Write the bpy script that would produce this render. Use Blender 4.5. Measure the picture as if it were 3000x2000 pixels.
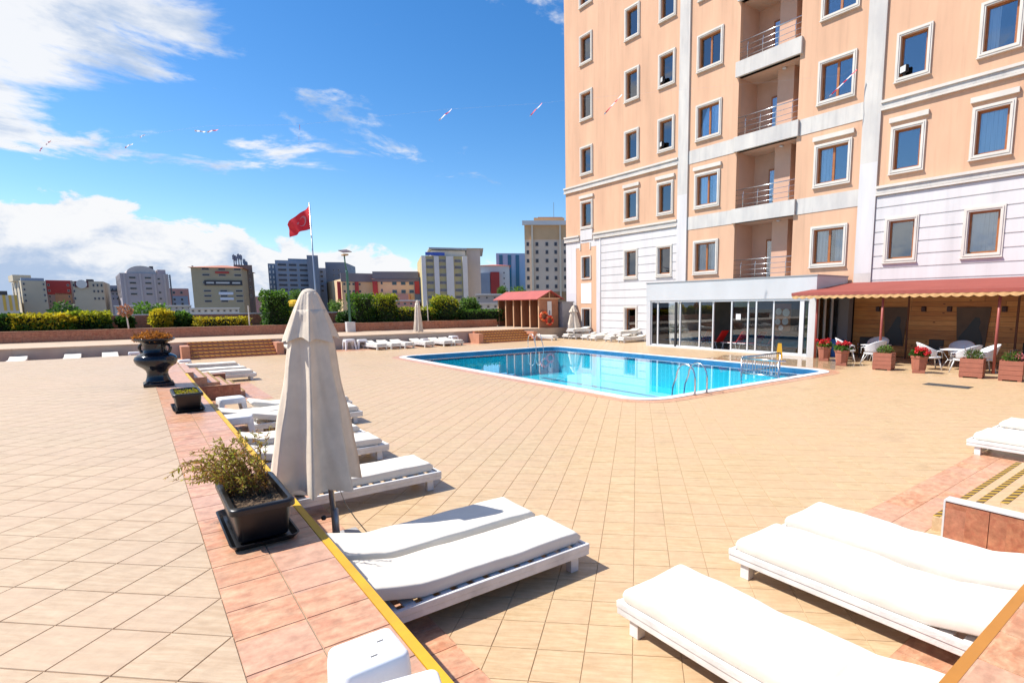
import bpy, math, random
from mathutils import Vector, Matrix
R = math.radians
random.seed(7)
scene = bpy.context.scene
for o in list(bpy.data.objects): bpy.data.objects.remove(o)
col = scene.collection

# ------------------------------------------------------------------ camera
AZ, PITCH, ROLL = R(38.665), R(7.6725), R(-0.442)
CAMZ = 2.393
fw = Vector((math.sin(AZ)*math.cos(PITCH), math.cos(AZ)*math.cos(PITCH), -math.sin(PITCH)))
rx = Vector((math.cos(AZ), -math.sin(AZ), 0)); up = rx.cross(fw)
cr, sr = math.cos(ROLL), math.sin(ROLL)
CX_ = rx*cr + up*sr; CU_ = up*cr - rx*sr
cam_d = bpy.data.cameras.new('camera'); cam = bpy.data.objects.new('camera', cam_d); col.objects.link(cam)
M = Matrix((CX_, CU_, -fw)).transposed().to_4x4(); M.translation = Vector((0, 0, CAMZ)); cam.matrix_world = M
F_PX = 1610.26; PCX, PCY = 1687.7, 1111.0
cam_d.sensor_fit = 'HORIZONTAL'; cam_d.sensor_width = 36; cam_d.lens = F_PX/3000*36
cam_d.shift_x = -(PCX-1500)/3000; cam_d.shift_y = (PCY-1000)/3000
cam_d.clip_start = 0.05; cam_d.clip_end = 6000
scene.camera = cam
def ray(px, py): return fw + CX_*((px-PCX)/F_PX) - CU_*((py-PCY)/F_PX)
def at_dist(px, py, d):
    v = ray(px, py); t = d/math.hypot(v.x, v.y); return Vector((0, 0, CAMZ)) + v*t
def at_y(px, py, y):
    v = ray(px, py); return Vector((0, 0, CAMZ)) + v*(y/v.y)

# ------------------------------------------------------------------ sky, sun, exposure
SUNV = Vector((-0.62, 0.48, 1.0)).normalized()
SUN_EL = math.asin(SUNV.z); SUN_AZ = math.atan2(SUNV.x, SUNV.y)
world = bpy.data.worlds.new('World'); scene.world = world; world.use_nodes = True
def build_world():
    nt = world.node_tree; N = nt.nodes; L = nt.links; N.clear()
    out = N.new('ShaderNodeOutputWorld'); bg = N.new('ShaderNodeBackground'); bg.inputs[1].default_value = 0.074
    sky = N.new('ShaderNodeTexSky'); sky.sky_type = 'NISHITA'; sky.sun_disc = False
    sky.sun_elevation = SUN_EL; sky.sun_rotation = SUN_AZ; sky.air_density = 1.0; sky.dust_density = 0.3; sky.ozone_density = 3.0
    hs = N.new('ShaderNodeHueSaturation'); hs.inputs['Saturation'].default_value = 1.33; hs.inputs['Value'].default_value = 1.62; hs.inputs['Hue'].default_value = 0.503
    L.new(sky.outputs[0], hs.inputs['Color'])
    def math_(op, a, b=None, c=None):
        n = N.new('ShaderNodeMath'); n.operation = op
        for i, v in enumerate((a, b, c)):
            if v is None: continue
            if isinstance(v, (int, float)): n.inputs[i].default_value = v
            else: L.new(v, n.inputs[i])
        return n.outputs[0]
    def mapr(v, a, b, c=0, d=1, smooth=True):
        n = N.new('ShaderNodeMapRange'); n.interpolation_type = 'SMOOTHSTEP' if smooth else 'LINEAR'
        L.new(v, n.inputs[0])
        for i, x in enumerate((a, b, c, d)): n.inputs[i+1].default_value = x
        return n.outputs[0]
    tc = N.new('ShaderNodeTexCoord'); sep = N.new('ShaderNodeSeparateXYZ'); L.new(tc.outputs['Generated'], sep.inputs[0])
    x, y, z = sep.outputs
    az = math_('ARCTAN2', x, y); el = math_('ARCSINE', z)
    # high broken cloud sheet projected on a flat layer
    den = math_('ADD', math_('MAXIMUM', z, 0.0), 0.10)
    cb = N.new('ShaderNodeCombineXYZ'); L.new(math_('DIVIDE', x, den), cb.inputs[0]); L.new(math_('DIVIDE', y, den), cb.inputs[1])
    def noise(vec, scale, detail, rough, dist=0.0, off=(0,0,0), sc=(1,1,1)):
        mp = N.new('ShaderNodeMapping'); mp.inputs['Location'].default_value = off; mp.inputs['Scale'].default_value = sc; L.new(vec, mp.inputs[0])
        n = N.new('ShaderNodeTexNoise'); n.inputs['Scale'].default_value = scale; n.inputs['Detail'].default_value = detail; n.inputs['Roughness'].default_value = rough; n.inputs['Distortion'].default_value = dist
        L.new(mp.outputs[0], n.inputs['Vector']); return n.outputs[0]
    n1 = noise(cb.outputs[0], 1.5, 9, 0.62, 0.35, (3.1, 1.7, 0.4), (1.0, 1.0, 1))
    # more cover toward the west of the view (the sheet drifting in), thinning eastwards
    blob = math_('MULTIPLY', mapr(math_('ADD', az, math_('MULTIPLY', math_('SUBTRACT', el, 0.30), -0.55)), R(-13), R(13), 1.0, 0.0), mapr(az, R(-55), R(-22), 0.0, 1.0))
    west = math_('ADD', math_('MULTIPLY', blob, 0.37), -0.062)
    lowcut = mapr(el, R(8.5), R(13), -0.26, 0.0)
    c1 = mapr(math_('ADD', math_('ADD', n1, west), lowcut), 0.525, 0.64)
    # cumulus bank low over the city
    cb2 = N.new('ShaderNodeCombineXYZ'); L.new(az, cb2.inputs[0]); L.new(el, cb2.inputs[1])
    n2 = noise(cb2.outputs[0], 9.0, 10, 0.60, 0.25, (0.35, 0.1, 0.6), (1, 1.9, 1))
    n2b = noise(cb2.outputs[0], 3.2, 2, 0.5, 0.0, (1.9, 0.6, 0.1), (1, 0.3, 1))
    top = math_('ADD', mapr(az, R(-9), R(27), R(8.2), R(4.4), False), math_('MULTIPLY', math_('SUBTRACT', n2b, 0.5), 0.10))
    hgt = math_('SUBTRACT', top, el)
    c2 = mapr(math_('ADD', math_('MULTIPLY', hgt, 7.0), math_('SUBTRACT', n2, 0.48)), 0.0, 0.07)
    cover = math_('MAXIMUM', math_('MULTIPLY', c1, 0.95), c2)
    # cloud tone: bright tops, blue grey undersides
    n3 = noise(cb.outputs[0], 2.6, 6, 0.6, 0.2, (5.2, 3.7, 1.4))
    n4 = noise(cb2.outputs[0], 16.0, 8, 0.62, 0.3, (4.3, 2.1, 0.2), (1, 1.6, 1))
    shade_hi = mapr(math_('SUBTRACT', n1, math_('MULTIPLY', math_('SUBTRACT', n3, 0.5), 1.5)), 0.50, 0.86, 0.0, 0.95)
    shade_lo = mapr(math_('ADD', math_('MULTIPLY', hgt, 8.0), math_('MULTIPLY', math_('SUBTRACT', n4, 0.5), -2.6)), 0.10, 1.0, 0.0, 0.95)
    mixs = N.new('ShaderNodeMix'); mixs.data_type = 'FLOAT'; L.new(c2, mixs.inputs[0]); L.new(shade_hi, mixs.inputs[2]); L.new(shade_lo, mixs.inputs[3])
    ccol = N.new('ShaderNodeMix'); ccol.data_type = 'RGBA'; L.new(mixs.outputs[0], ccol.inputs[0])
    ccol.inputs[6].default_value = (8.7, 8.8, 9.0, 1); ccol.inputs[7].default_value = (4.0, 5.2, 7.2, 1)
    fin = N.new('ShaderNodeMix'); fin.data_type = 'RGBA'; L.new(cover, fin.inputs[0]); L.new(hs.outputs[0], fin.inputs[6]); L.new(ccol.outputs[2], fin.inputs[7])
    L.new(fin.outputs[2], bg.inputs[0]); L.new(bg.outputs[0], out.inputs[0])
build_world()
sun_d = bpy.data.lights.new('sun', 'SUN'); sun_d.energy = 4.6; sun_d.angle = R(0.53); sun_d.color = (1.0, 0.96, 0.90)
sun = bpy.data.objects.new('sun', sun_d); col.objects.link(sun); sun.rotation_euler = (-SUNV).to_track_quat('-Z', 'Y').to_euler(); sun.location = (-30, 20, 60)
vs = scene.view_settings; vs.view_transform = 'Standard'; vs.look = 'None'; vs.exposure = 0.56; vs.gamma = 1.0; vs.use_curve_mapping = False

# ------------------------------------------------------------------ materials
MT = {}
def mat(name, base, rough=0.6, metal=0.0, var=0.0, vscale=4.0, bump=0.0, bscale=30.0, spec=0.5, base2=None, stretch=None, detail=5, streaks=0.0):
    if name in MT: return MT[name]
    m = bpy.data.materials.new(name); m.use_nodes = True; nt = m.node_tree; b = nt.nodes['Principled BSDF']
    b.inputs['Base Color'].default_value = (*base, 1); b.inputs['Roughness'].default_value = rough; b.inputs['Metallic'].default_value = metal
    b.inputs['Specular IOR Level'].default_value = spec
    if var or base2 or bump:
        g = nt.nodes.new('ShaderNodeNewGeometry')
        mp = nt.nodes.new('ShaderNodeMapping'); nt.links.new(g.outputs['Position'], mp.inputs[0])
        if stretch: mp.inputs['Scale'].default_value = stretch
    if var or base2:
        n = nt.nodes.new('ShaderNodeTexNoise'); n.inputs['Scale'].default_value = vscale; n.inputs['Detail'].default_value = detail; n.inputs['Roughness'].default_value = 0.6
        nt.links.new(mp.outputs[0], n.inputs['Vector'])
        r = nt.nodes.new('ShaderNodeMapRange'); r.inputs[1].default_value = 0.32; r.inputs[2].default_value = 0.68
        nt.links.new(n.outputs[0], r.inputs[0])
        mx = nt.nodes.new('ShaderNodeMix'); mx.data_type = 'RGBA'; nt.links.new(r.outputs[0], mx.inputs[0])
        c2 = base2 if base2 else tuple(min(1, c*(1-var)) for c in base)
        c1 = base if base2 else tuple(min(0.95, c*(1+var*0.6)) for c in base)
        mx.inputs[6].default_value = (*c1, 1); mx.inputs[7].default_value = (*c2, 1)
        nt.links.new(mx.outputs[2], b.inputs['Base Color'])
    if streaks:
        m2 = nt.nodes.new('ShaderNodeMapping'); m2.inputs['Scale'].default_value = (4.5, 4.5, 0.22); nt.links.new(g.outputs['Position'], m2.inputs[0])
        n = nt.nodes.new('ShaderNodeTexNoise'); n.inputs['Scale'].default_value = 1.0; n.inputs['Detail'].default_value = 6; n.inputs['Roughness'].default_value = 0.6; nt.links.new(m2.outputs[0], n.inputs['Vector'])
        r = nt.nodes.new('ShaderNodeMapRange'); r.inputs[1].default_value = 0.52; r.inputs[2].default_value = 0.74; r.inputs[3].default_value = 1.0; r.inputs[4].default_value = 1-streaks; nt.links.new(n.outputs[0], r.inputs[0])
        v = nt.nodes.new('ShaderNodeVectorMath'); v.operation = 'SCALE'; nt.links.new(mx.outputs[2], v.inputs[0]); nt.links.new(r.outputs[0], v.inputs['Scale']); nt.links.new(v.outputs[0], b.inputs['Base Color'])
    if bump:
        n = nt.nodes.new('ShaderNodeTexNoise'); n.inputs['Scale'].default_value = bscale; n.inputs['Detail'].default_value = 4
        nt.links.new(mp.outputs[0], n.inputs['Vector'])
        bp = nt.nodes.new('ShaderNodeBump'); bp.inputs['Strength'].default_value = bump; bp.inputs['Distance'].default_value = 0.02
        nt.links.new(n.outputs[0], bp.inputs['Height']); nt.links.new(bp.outputs[0], b.inputs['Normal'])
    MT[name] = m; return m

def tile_mat(name, cA, cB, cC, rot, off, streak=(1.2, 9.0), rough=0.42, cell=0.3333, amt=1.0, mott=0.07, wet=None):
    """glazed floor tile: a tone per tile, wood-grain like streaks and blotches inside it"""
    m = bpy.data.materials.new(name); m.use_nodes = True; nt = m.node_tree; N = nt.nodes; L = nt.links; b = N['Principled BSDF']
    g = N.new('ShaderNodeNewGeometry'); mp = N.new('ShaderNodeMapping'); mp.vector_type = 'POINT'
    mp.inputs['Rotation'].default_value = (0, 0, rot); L.new(g.outputs['Position'], mp.inputs[0])
    sc = N.new('ShaderNodeVectorMath'); sc.operation = 'SCALE'; sc.inputs['Scale'].default_value = 1/cell; L.new(mp.outputs[0], sc.inputs[0])
    ad = N.new('ShaderNodeVectorMath'); ad.operation = 'ADD'; ad.inputs[1].default_value = off; L.new(sc.outputs[0], ad.inputs[0])
    fl = N.new('ShaderNodeVectorMath'); fl.operation = 'FLOOR'; L.new(ad.outputs[0], fl.inputs[0])
    wn = N.new('ShaderNodeTexWhiteNoise'); wn.noise_dimensions = '3D'; L.new(fl.outputs[0], wn.inputs['Vector'])
    jit = N.new('ShaderNodeVectorMath'); jit.operation = 'SCALE'; jit.inputs['Scale'].default_value = 9.0; L.new(wn.outputs['Color'], jit.inputs[0])
    ad2 = N.new('ShaderNodeVectorMath'); ad2.operation = 'ADD'; L.new(mp.outputs[0], ad2.inputs[0]); L.new(jit.outputs[0], ad2.inputs[1])
    mp2 = N.new('ShaderNodeMapping'); mp2.inputs['Rotation'].default_value = (0, 0, R(45)-rot if False else 0); mp2.inputs['Scale'].default_value = (streak[0], streak[1], 4); L.new(ad2.outputs[0], mp2.inputs[0])
    n = N.new('ShaderNodeTexNoise'); n.inputs['Scale'].default_value = 3.2; n.inputs['Detail'].default_value = 7; n.inputs['Roughness'].default_value = 0.66; n.inputs['Distortion'].default_value = 0.5; L.new(mp2.outputs[0], n.inputs['Vector'])
    big = N.new('ShaderNodeTexNoise'); big.inputs['Scale'].default_value = 0.22; big.inputs['Detail'].default_value = 4; L.new(g.outputs['Position'], big.inputs['Vector'])
    r = N.new('ShaderNodeMapRange'); r.inputs[1].default_value = 0.38; r.inputs[2].default_value = 0.62; L.new(n.outputs[0], r.inputs[0])
    mx = N.new('ShaderNodeMix'); mx.data_type = 'RGBA'; L.new(r.outputs[0], mx.inputs[0]); mx.inputs[6].default_value = (*cA, 1); mx.inputs[7].default_value = (*cB, 1)
    ma = N.new('ShaderNodeMath'); ma.operation = 'MULTIPLY_ADD'; L.new(wn.outputs['Value'], ma.inputs[0]); ma.inputs[1].default_value = 0.50*amt
    bg = N.new('ShaderNodeMapRange'); bg.inputs[1].default_value = 0.35; bg.inputs[2].default_value = 0.65; bg.inputs[3].default_value = -0.05; bg.inputs[4].default_value = 0.28*amt; L.new(big.outputs[0], bg.inputs[0]); L.new(bg.outputs[0], ma.inputs[2])
    mx2 = N.new('ShaderNodeMix'); mx2.data_type = 'RGBA'; mx2.clamp_factor = True; L.new(ma.outputs[0], mx2.inputs[0]); L.new(mx.outputs[2], mx2.inputs[6]); mx2.inputs[7].default_value = (*cC, 1)
    mot = N.new('ShaderNodeTexNoise'); mot.inputs['Scale'].default_value = 11.0; mot.inputs['Detail'].default_value = 6; mot.inputs['Roughness'].default_value = 0.7; L.new(ad2.outputs[0], mot.inputs['Vector'])
    mr = N.new('ShaderNodeMapRange'); mr.inputs[1].default_value = 0.36; mr.inputs[2].default_value = 0.66; mr.inputs[3].default_value = 1.0-mott; mr.inputs[4].default_value = 1.0+mott; L.new(mot.outputs[0], mr.inputs[0])
    st = N.new('ShaderNodeTexNoise'); st.inputs['Scale'].default_value = 0.8; st.inputs['Detail'].default_value = 8; st.inputs['Roughness'].default_value = 0.72; L.new(g.outputs['Position'], st.inputs['Vector'])
    sr_ = N.new('ShaderNodeMapRange'); sr_.inputs[1].default_value = 0.56; sr_.inputs[2].default_value = 0.72; sr_.inputs[3].default_value = 1.0; sr_.inputs[4].default_value = 0.86; L.new(st.outputs[0], sr_.inputs[0])
    mm = N.new('ShaderNodeMath'); mm.operation = 'MULTIPLY'; L.new(mr.outputs[0], mm.inputs[0]); L.new(sr_.outputs[0], mm.inputs[1])
    mul = N.new('ShaderNodeVectorMath'); mul.operation = 'SCALE'; L.new(mx2.outputs[2], mul.inputs[0]); L.new(mm.outputs[0], mul.inputs['Scale'])
    L.new(mul.outputs[0], b.inputs['Base Color'])
    rr = N.new('ShaderNodeMapRange'); rr.inputs[3].default_value = rough-0.10; rr.inputs[4].default_value = rough+0.14; L.new(big.outputs[0], rr.inputs[0]); 
    if wet:
        dv = N.new('ShaderNodeVectorMath'); dv.operation = 'DISTANCE'; L.new(g.outputs['Position'], dv.inputs[0]); dv.inputs[1].default_value = wet[:3]
        wa = N.new('ShaderNodeMath'); wa.operation = 'MULTIPLY_ADD'; L.new(st.outputs[0], wa.inputs[0]); wa.inputs[1].default_value = -6.0; L.new(dv.outputs['Value'], wa.inputs[2])
        wm = N.new('ShaderNodeMapRange'); L.new(wa.outputs[0], wm.inputs[0]); wm.inputs[1].default_value = wet[3]-3.4; wm.inputs[2].default_value = wet[3]-2.6; wm.inputs[3].default_value = 0.10; wm.inputs[4].default_value = 1.0
        rm = N.new('ShaderNodeMath'); rm.operation = 'MULTIPLY'; L.new(rr.outputs[0], rm.inputs[0]); L.new(wm.outputs[0], rm.inputs[1]); L.new(rm.outputs[0], b.inputs['Roughness'])
        wc = N.new('ShaderNodeMapRange'); L.new(wm.outputs[0], wc.inputs[0]); wc.inputs[3].default_value = 0.80; wc.inputs[4].default_value = 1.0
        wmul = N.new('ShaderNodeVectorMath'); wmul.operation = 'SCALE'; L.new(mul.outputs[0], wmul.inputs[0]); L.new(wc.outputs[0], wmul.inputs['Scale']); L.new(wmul.outputs[0], b.inputs['Base Color'])
    else: L.new(rr.outputs[0], b.inputs['Roughness'])
    bp = N.new('ShaderNodeBump'); bp.inputs['Strength'].default_value = 0.12; bp.inputs['Distance'].default_value = 0.004; L.new(n.outputs[0], bp.inputs['Height']); L.new(bp.outputs[0], b.inputs['Normal'])
    MT[name] = m; return m

S = 0.3333
M_TILE = tile_mat('deck_tile', (0.595, 0.442, 0.258), (0.480, 0.322, 0.166), (0.555, 0.372, 0.225), R(45), (0.038, -0.584, 0.5), wet=(20.9, 12.6, 0, 3.0))
M_TTILE = tile_mat('terrace_tile', (0.55, 0.415, 0.272), (0.43, 0.298, 0.180), (0.52, 0.368, 0.248), R(45), (0.044, -0.094, 0.5))
M_RTILE = tile_mat('red_tile', (0.62, 0.365, 0.205), (0.49, 0.190, 0.090), (0.56, 0.325, 0.225), 0, (0.25, 0.0, 0.5), streak=(2.2, 4.6), rough=0.36, mott=0.20, amt=1.3)
M_RWALL = tile_mat('red_wall_tile', (0.44, 0.185, 0.090), (0.33, 0.090, 0.042), (0.42, 0.185, 0.115), 0, (0.2, 0.0, 0), streak=(2.4, 3.6), rough=0.4, mott=0.22)
M_GROUT = mat('grout', (0.46, 0.325, 0.19), 0.9, var=0.25, vscale=1.5)
M_GROUT2 = mat('grout_terrace', (0.43, 0.325, 0.22), 0.9, var=0.25, vscale=1.5)
M_GROUTR = mat('grout_red', (0.26, 0.12, 0.075), 0.9, var=0.2)
M_WHITEP = mat('white_paint', (0.70, 0.685, 0.66), 0.5, var=0.16, vscale=5, bump=0.15, bscale=60)
M_CUSH = mat('cushion_cloth', (0.74, 0.69, 0.60), 0.85, var=0.05, vscale=5, bump=0.25, bscale=9, spec=0.2)
M_PLASTIC = mat('white_plastic', (0.80, 0.80, 0.80), 0.35, var=0.03, vscale=9)
M_YELLOW = mat('yellow_strip', (0.66, 0.40, 0.015), 0.55, var=0.18, vscale=3, base2=(0.56, 0.29, 0.02))
M_OCHRE = mat('brown_strip', (0.46, 0.19, 0.035), 0.5, var=0.1, vscale=3)
M_CANVAS = mat('canvas', (0.66, 0.565, 0.45), 0.9, var=0.10, vscale=5, bump=0.12, bscale=40, spec=0.15)
M_POLE = mat('steel_pole', (0.50, 0.50, 0.50), 0.32, 0.85)
M_DKMETAL = mat('dark_metal', (0.03, 0.03, 0.032), 0.5, 0.3)
M_STEEL = mat('stainless', (0.62, 0.62, 0.62), 0.22, 1.0)
M_BLACKPOT = mat('black_planter', (0.007, 0.007, 0.009), 0.36, var=0.3, vscale=8)
M_URN = mat('urn_glaze', (0.008, 0.010, 0.016), 0.13, var=0.2, vscale=3)
M_SOIL = mat('soil', (0.17, 0.105, 0.055), 0.95, base2=(0.05, 0.032, 0.018), vscale=30, bump=0.8, bscale=60)
M_ORANGE = mat('orange_plaster', (0.66, 0.398, 0.252), 0.85, var=0.13, vscale=0.55, bump=0.06, bscale=25, spec=0.25, stretch=(1.6, 1.6, 0.28), detail=8, streaks=0.11)
M_BALC = mat('balcony_plaster', (0.60, 0.375, 0.265), 0.88, var=0.08, vscale=0.8, spec=0.2)
M_WHITEW = mat('white_plaster', (0.64, 0.615, 0.60), 0.8, var=0.10, vscale=0.6, bump=0.04, bscale=20, spec=0.3, stretch=(1.8, 1.8, 0.3), detail=8, streaks=0.08)
M_TRIM = mat('cream_trim', (0.64, 0.59, 0.52), 0.75, var=0.10, vscale=1.2, spec=0.3)
M_BAND = mat('weathered_band', (0.63, 0.59, 0.53), 0.8, base2=(0.49, 0.465, 0.435), vscale=0.9, stretch=(1, 1.6, 0.5), spec=0.3, streaks=0.15)
M_PATCH = mat('repaint_patch', (0.60, 0.57, 0.575), 0.8, var=0.05, vscale=0.8)
M_FRAME = mat('wood_frame', (0.36, 0.125, 0.032), 0.4, var=0.2, vscale=6)
M_ALU = mat('grey_aluminium', (0.68, 0.68, 0.67), 0.42, 0.25)
M_FASCIA = mat('fascia_panel', (0.53, 0.525, 0.52), 0.55, var=0.06, vscale=0.7, stretch=(1, 1, 0.3))
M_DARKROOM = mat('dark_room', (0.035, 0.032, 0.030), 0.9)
M_CURTAIN = mat('curtain', (0.80, 0.80, 0.78), 0.9, var=0.1, vscale=5, stretch=(4, 4, 0.2))
M_GREENW = mat('green_wall', (0.20, 0.26, 0.045), 0.8, var=0.2, vscale=1.5)
M_AWN = mat('awning_cloth', (0.29, 0.075, 0.058), 0.8, var=0.10, vscale=0.8, spec=0.2)
M_VAL = mat('awning_valance', (0.60, 0.35, 0.15), 0.85, var=0.1, vscale=2)
M_AWNP = mat('red_post', (0.33, 0.075, 0.055), 0.45, var=0.1)
M_POT = mat('terracotta_pot', (0.36, 0.125, 0.075), 0.6, var=0.12, vscale=5)
M_WICK = mat('white_wicker', (0.74, 0.74, 0.74), 0.55, var=0.06, vscale=30, bump=0.5, bscale=90)
M_BLUE = mat('blue_plastic', (0.015, 0.12, 0.40), 0.4)
M_RED = mat('red_cloth', (0.60, 0.025, 0.02), 0.7, var=0.1)
M_LIFE = mat('life_ring_orange', (0.75, 0.10, 0.02), 0.5)
M_FLOWER = mat('red_petals', (0.62, 0.008, 0.015), 0.6, var=0.3, vscale=20)
M_SHED = mat('shed_wood', (0.27, 0.105, 0.045), 0.7, var=0.25, vscale=2, stretch=(3, 3, 0.5))
M_SHEDL = mat('shed_light_edge', (0.62, 0.36, 0.20), 0.7, var=0.1)
M_ROOF = mat('shed_roof', (0.40, 0.085, 0.07), 0.7, var=0.12, vscale=2)
M_GREYB = mat('grey_sheet', (0.30, 0.30, 0.31), 0.6, var=0.1)
M_BLACKT = mat('black_tape', (0.03, 0.025, 0.02), 0.6)
M_CONC = mat('beige_render', (0.44, 0.36, 0.30), 0.85, var=0.10, vscale=0.9)
M_LAMPG = mat('lamp_green', (0.05, 0.16, 0.12), 0.45, 0.2)
M_FLAG = mat('flag_red', (0.78, 0.02, 0.03), 0.7)
M_PINKTAPE = mat('red_tape', (0.70, 0.03, 0.06), 0.5)

def stripe_mat(name, a, b, period, duty=0.5):
    m = bpy.data.materials.new(name); m.use_nodes = True; nt = m.node_tree; N = nt.nodes; L = nt.links; bs = N['Principled BSDF']; bs.inputs['Roughness'].default_value = 0.55
    g = N.new('ShaderNodeNewGeometry'); sp = N.new('ShaderNodeSeparateXYZ'); L.new(g.outputs['Position'], sp.inputs[0])
    s1 = N.new('ShaderNodeMath'); s1.operation = 'ADD'; L.new(sp.outputs[0], s1.inputs[0]); L.new(sp.outputs[1], s1.inputs[1])
    s2 = N.new('ShaderNodeMath'); s2.operation = 'ADD'; L.new(s1.outputs[0], s2.inputs[0]); L.new(sp.outputs[2], s2.inputs[1])
    s3 = N.new('ShaderNodeMath'); s3.operation = 'DIVIDE'; L.new(s2.outputs[0], s3.inputs[0]); s3.inputs[1].default_value = period
    fr = N.new('ShaderNodeMath'); fr.operation = 'FRACT'; L.new(s3.outputs[0], fr.inputs[0])
    gt = N.new('ShaderNodeMath'); gt.operation = 'GREATER_THAN'; L.new(fr.outputs[0], gt.inputs[0]); gt.inputs[1].default_value = duty
    mx = N.new('ShaderNodeMix'); mx.data_type = 'RGBA'; L.new(gt.outputs[0], mx.inputs[0]); mx.inputs[6].default_value = (*a, 1); mx.inputs[7].default_value = (*b, 1)
    L.new(mx.outputs[2], bs.inputs['Base Color']); MT[name] = m; return m
M_TAPE = stripe_mat('hazard_tape', (0.46, 0.28, 0.03), (0.07, 0.045, 0.03), 0.13)
M_TAPE2 = stripe_mat('hazard_tape_worn', (0.70, 0.38, 0.06), (0.30, 0.13, 0.04), 0.22, 0.70)
M_RWTAPE = stripe_mat('red_white_tape', (0.70, 0.03, 0.06), (0.80, 0.78, 0.78), 0.45)
def leaf_mat(name, a, b, scale=1.7):
    m = mat(name, a, 0.55, base2=b, vscale=scale, detail=3, spec=0.3)
    nt = m.node_tree; bs = nt.nodes['Principled BSDF']; out = nt.nodes['Material Output']
    tr = nt.nodes.new('ShaderNodeBsdfTranslucent'); mx = nt.nodes.new('ShaderNodeMixShader'); mx.inputs[0].default_value = 0.42
    src = bs.inputs['Base Color'].links[0].from_socket; hsv = nt.nodes.new('ShaderNodeHueSaturation'); hsv.inputs['Value'].default_value = 1.9; nt.links.new(src, hsv.inputs['Color']); nt.links.new(hsv.outputs[0], tr.inputs[0])
    nt.links.new(bs.outputs[0], mx.inputs[1]); nt.links.new(tr.outputs[0], mx.inputs[2]); nt.links.new(mx.outputs[0], out.inputs[0])
    return m
M_LEAF = leaf_mat('leaf_green', (0.10, 0.19, 0.020), (0.03, 0.075, 0.010))
M_LEAFD = leaf_mat('leaf_dark', (0.040, 0.10, 0.014), (0.018, 0.048, 0.008))
M_LEAFY = leaf_mat('leaf_yellow', (0.44, 0.33, 0.014), (0.20, 0.20, 0.014), 2.6)
M_LEAFYG = leaf_mat('leaf_yellow_green', (0.36, 0.33, 0.016), (0.09, 0.15, 0.012), 2.2)
M_LEAFP = leaf_mat('leaf_pale', (0.13, 0.22, 0.035), (0.05, 0.10, 0.02))
M_HERB = leaf_mat('leaf_herb', (0.23, 0.275, 0.038), (0.30, 0.22, 0.035), 14)
M_DRY = leaf_mat('leaf_dry', (0.34, 0.17, 0.035), (0.14, 0.07, 0.02), 14)
M_TWIG = mat('twig', (0.16, 0.08, 0.035), 0.9)
M_BARK = mat('bark', (0.12, 0.085, 0.06), 0.9, var=0.2)

def glass_mat(name, tint, refl_boost=0.0, rough=0.0):
    m = bpy.data.materials.new(name); m.use_nodes = True; nt = m.node_tree; N = nt.nodes; L = nt.links; N.clear()
    o = N.new('ShaderNodeOutputMaterial'); t = N.new('ShaderNodeBsdfTransparent'); t.inputs[0].default_value = (*tint, 1)
    g = N.new('ShaderNodeBsdfGlossy'); g.inputs['Roughness'].default_value = rough; g.inputs[0].default_value = (0.95, 0.97, 1, 1)
    lw = N.new('ShaderNodeFresnel'); lw.inputs[0].default_value = 1.5
    ad = N.new('ShaderNodeMath'); ad.operation = 'ADD'; ad.use_clamp = True; ad.inputs[1].default_value = refl_boost; L.new(lw.outputs[0], ad.inputs[0])
    mx = N.new('ShaderNodeMixShader'); L.new(ad.outputs[0], mx.inputs[0]); L.new(t.outputs[0], mx.inputs[1]); L.new(g.outputs[0], mx.inputs[2]); L.new(mx.outputs[0], o.inputs[0])
    MT[name] = m; return m
M_GLASS = glass_mat('window_glass', (0.84, 0.89, 0.91), 0.14)
M_GLASS2 = glass_mat('shop_glass', (0.80, 0.84, 0.84), 0.02)
def water_mat():
    m = glass_mat('pool_water', (0.84, 0.98, 1.0), 0.0)
    nt = m.node_tree; N = nt.nodes; L = nt.links
    g = N.new('ShaderNodeNewGeometry'); n = N.new('ShaderNodeTexNoise'); n.inputs['Scale'].default_value = 2.6; n.inputs['Detail'].default_value = 3; L.new(g.outputs['Position'], n.inputs['Vector'])
    bp = N.new('ShaderNodeBump'); bp.inputs['Strength'].default_value = 0.08; bp.inputs['Distance'].default_value = 0.08; L.new(n.outputs[0], bp.inputs['Height'])
    for nd in N:
        if nd.bl_idname in ('ShaderNodeBsdfGlossy', 'ShaderNodeFresnel'): L.new(bp.outputs[0], nd.inputs['Normal'])
        if nd.bl_idname == 'ShaderNodeFresnel': nd.inputs[0].default_value = 1.33
    return m
M_WATER = water_mat()
def pool_tile(name, a, b):
    m = bpy.data.materials.new(name); m.use_nodes = True; nt = m.node_tree; N = nt.nodes; L = nt.links; bs = N['Principled BSDF']; bs.inputs['Roughness'].default_value = 0.3
    g = N.new('ShaderNodeNewGeometry'); br = N.new('ShaderNodeTexBrick'); br.offset = 0; br.inputs['Scale'].default_value = 1; br.inputs['Brick Width'].default_value = 0.25; br.inputs['Row Height'].default_value = 0.25; br.inputs['Mortar Size'].default_value = 0.012
    br.inputs['Color1'].default_value = (*a, 1); br.inputs['Color2'].default_value = (*b, 1); br.inputs['Mortar'].default_value = (*[min(1, c*1.25+0.05) for c in a], 1)
    L.new(g.outputs['Position'], br.inputs['Vector']); L.new(br.outputs[0], bs.inputs['Base Color']); MT[name] = m; return m
M_POOLF = pool_tile('pool_floor_tile', (0.04, 0.62, 0.75), (0.045, 0.585, 0.72))
M_POOLB = mat('pool_band_tile', (0.02, 0.14, 0.28), 0.3, var=0.15, vscale=3)

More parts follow.
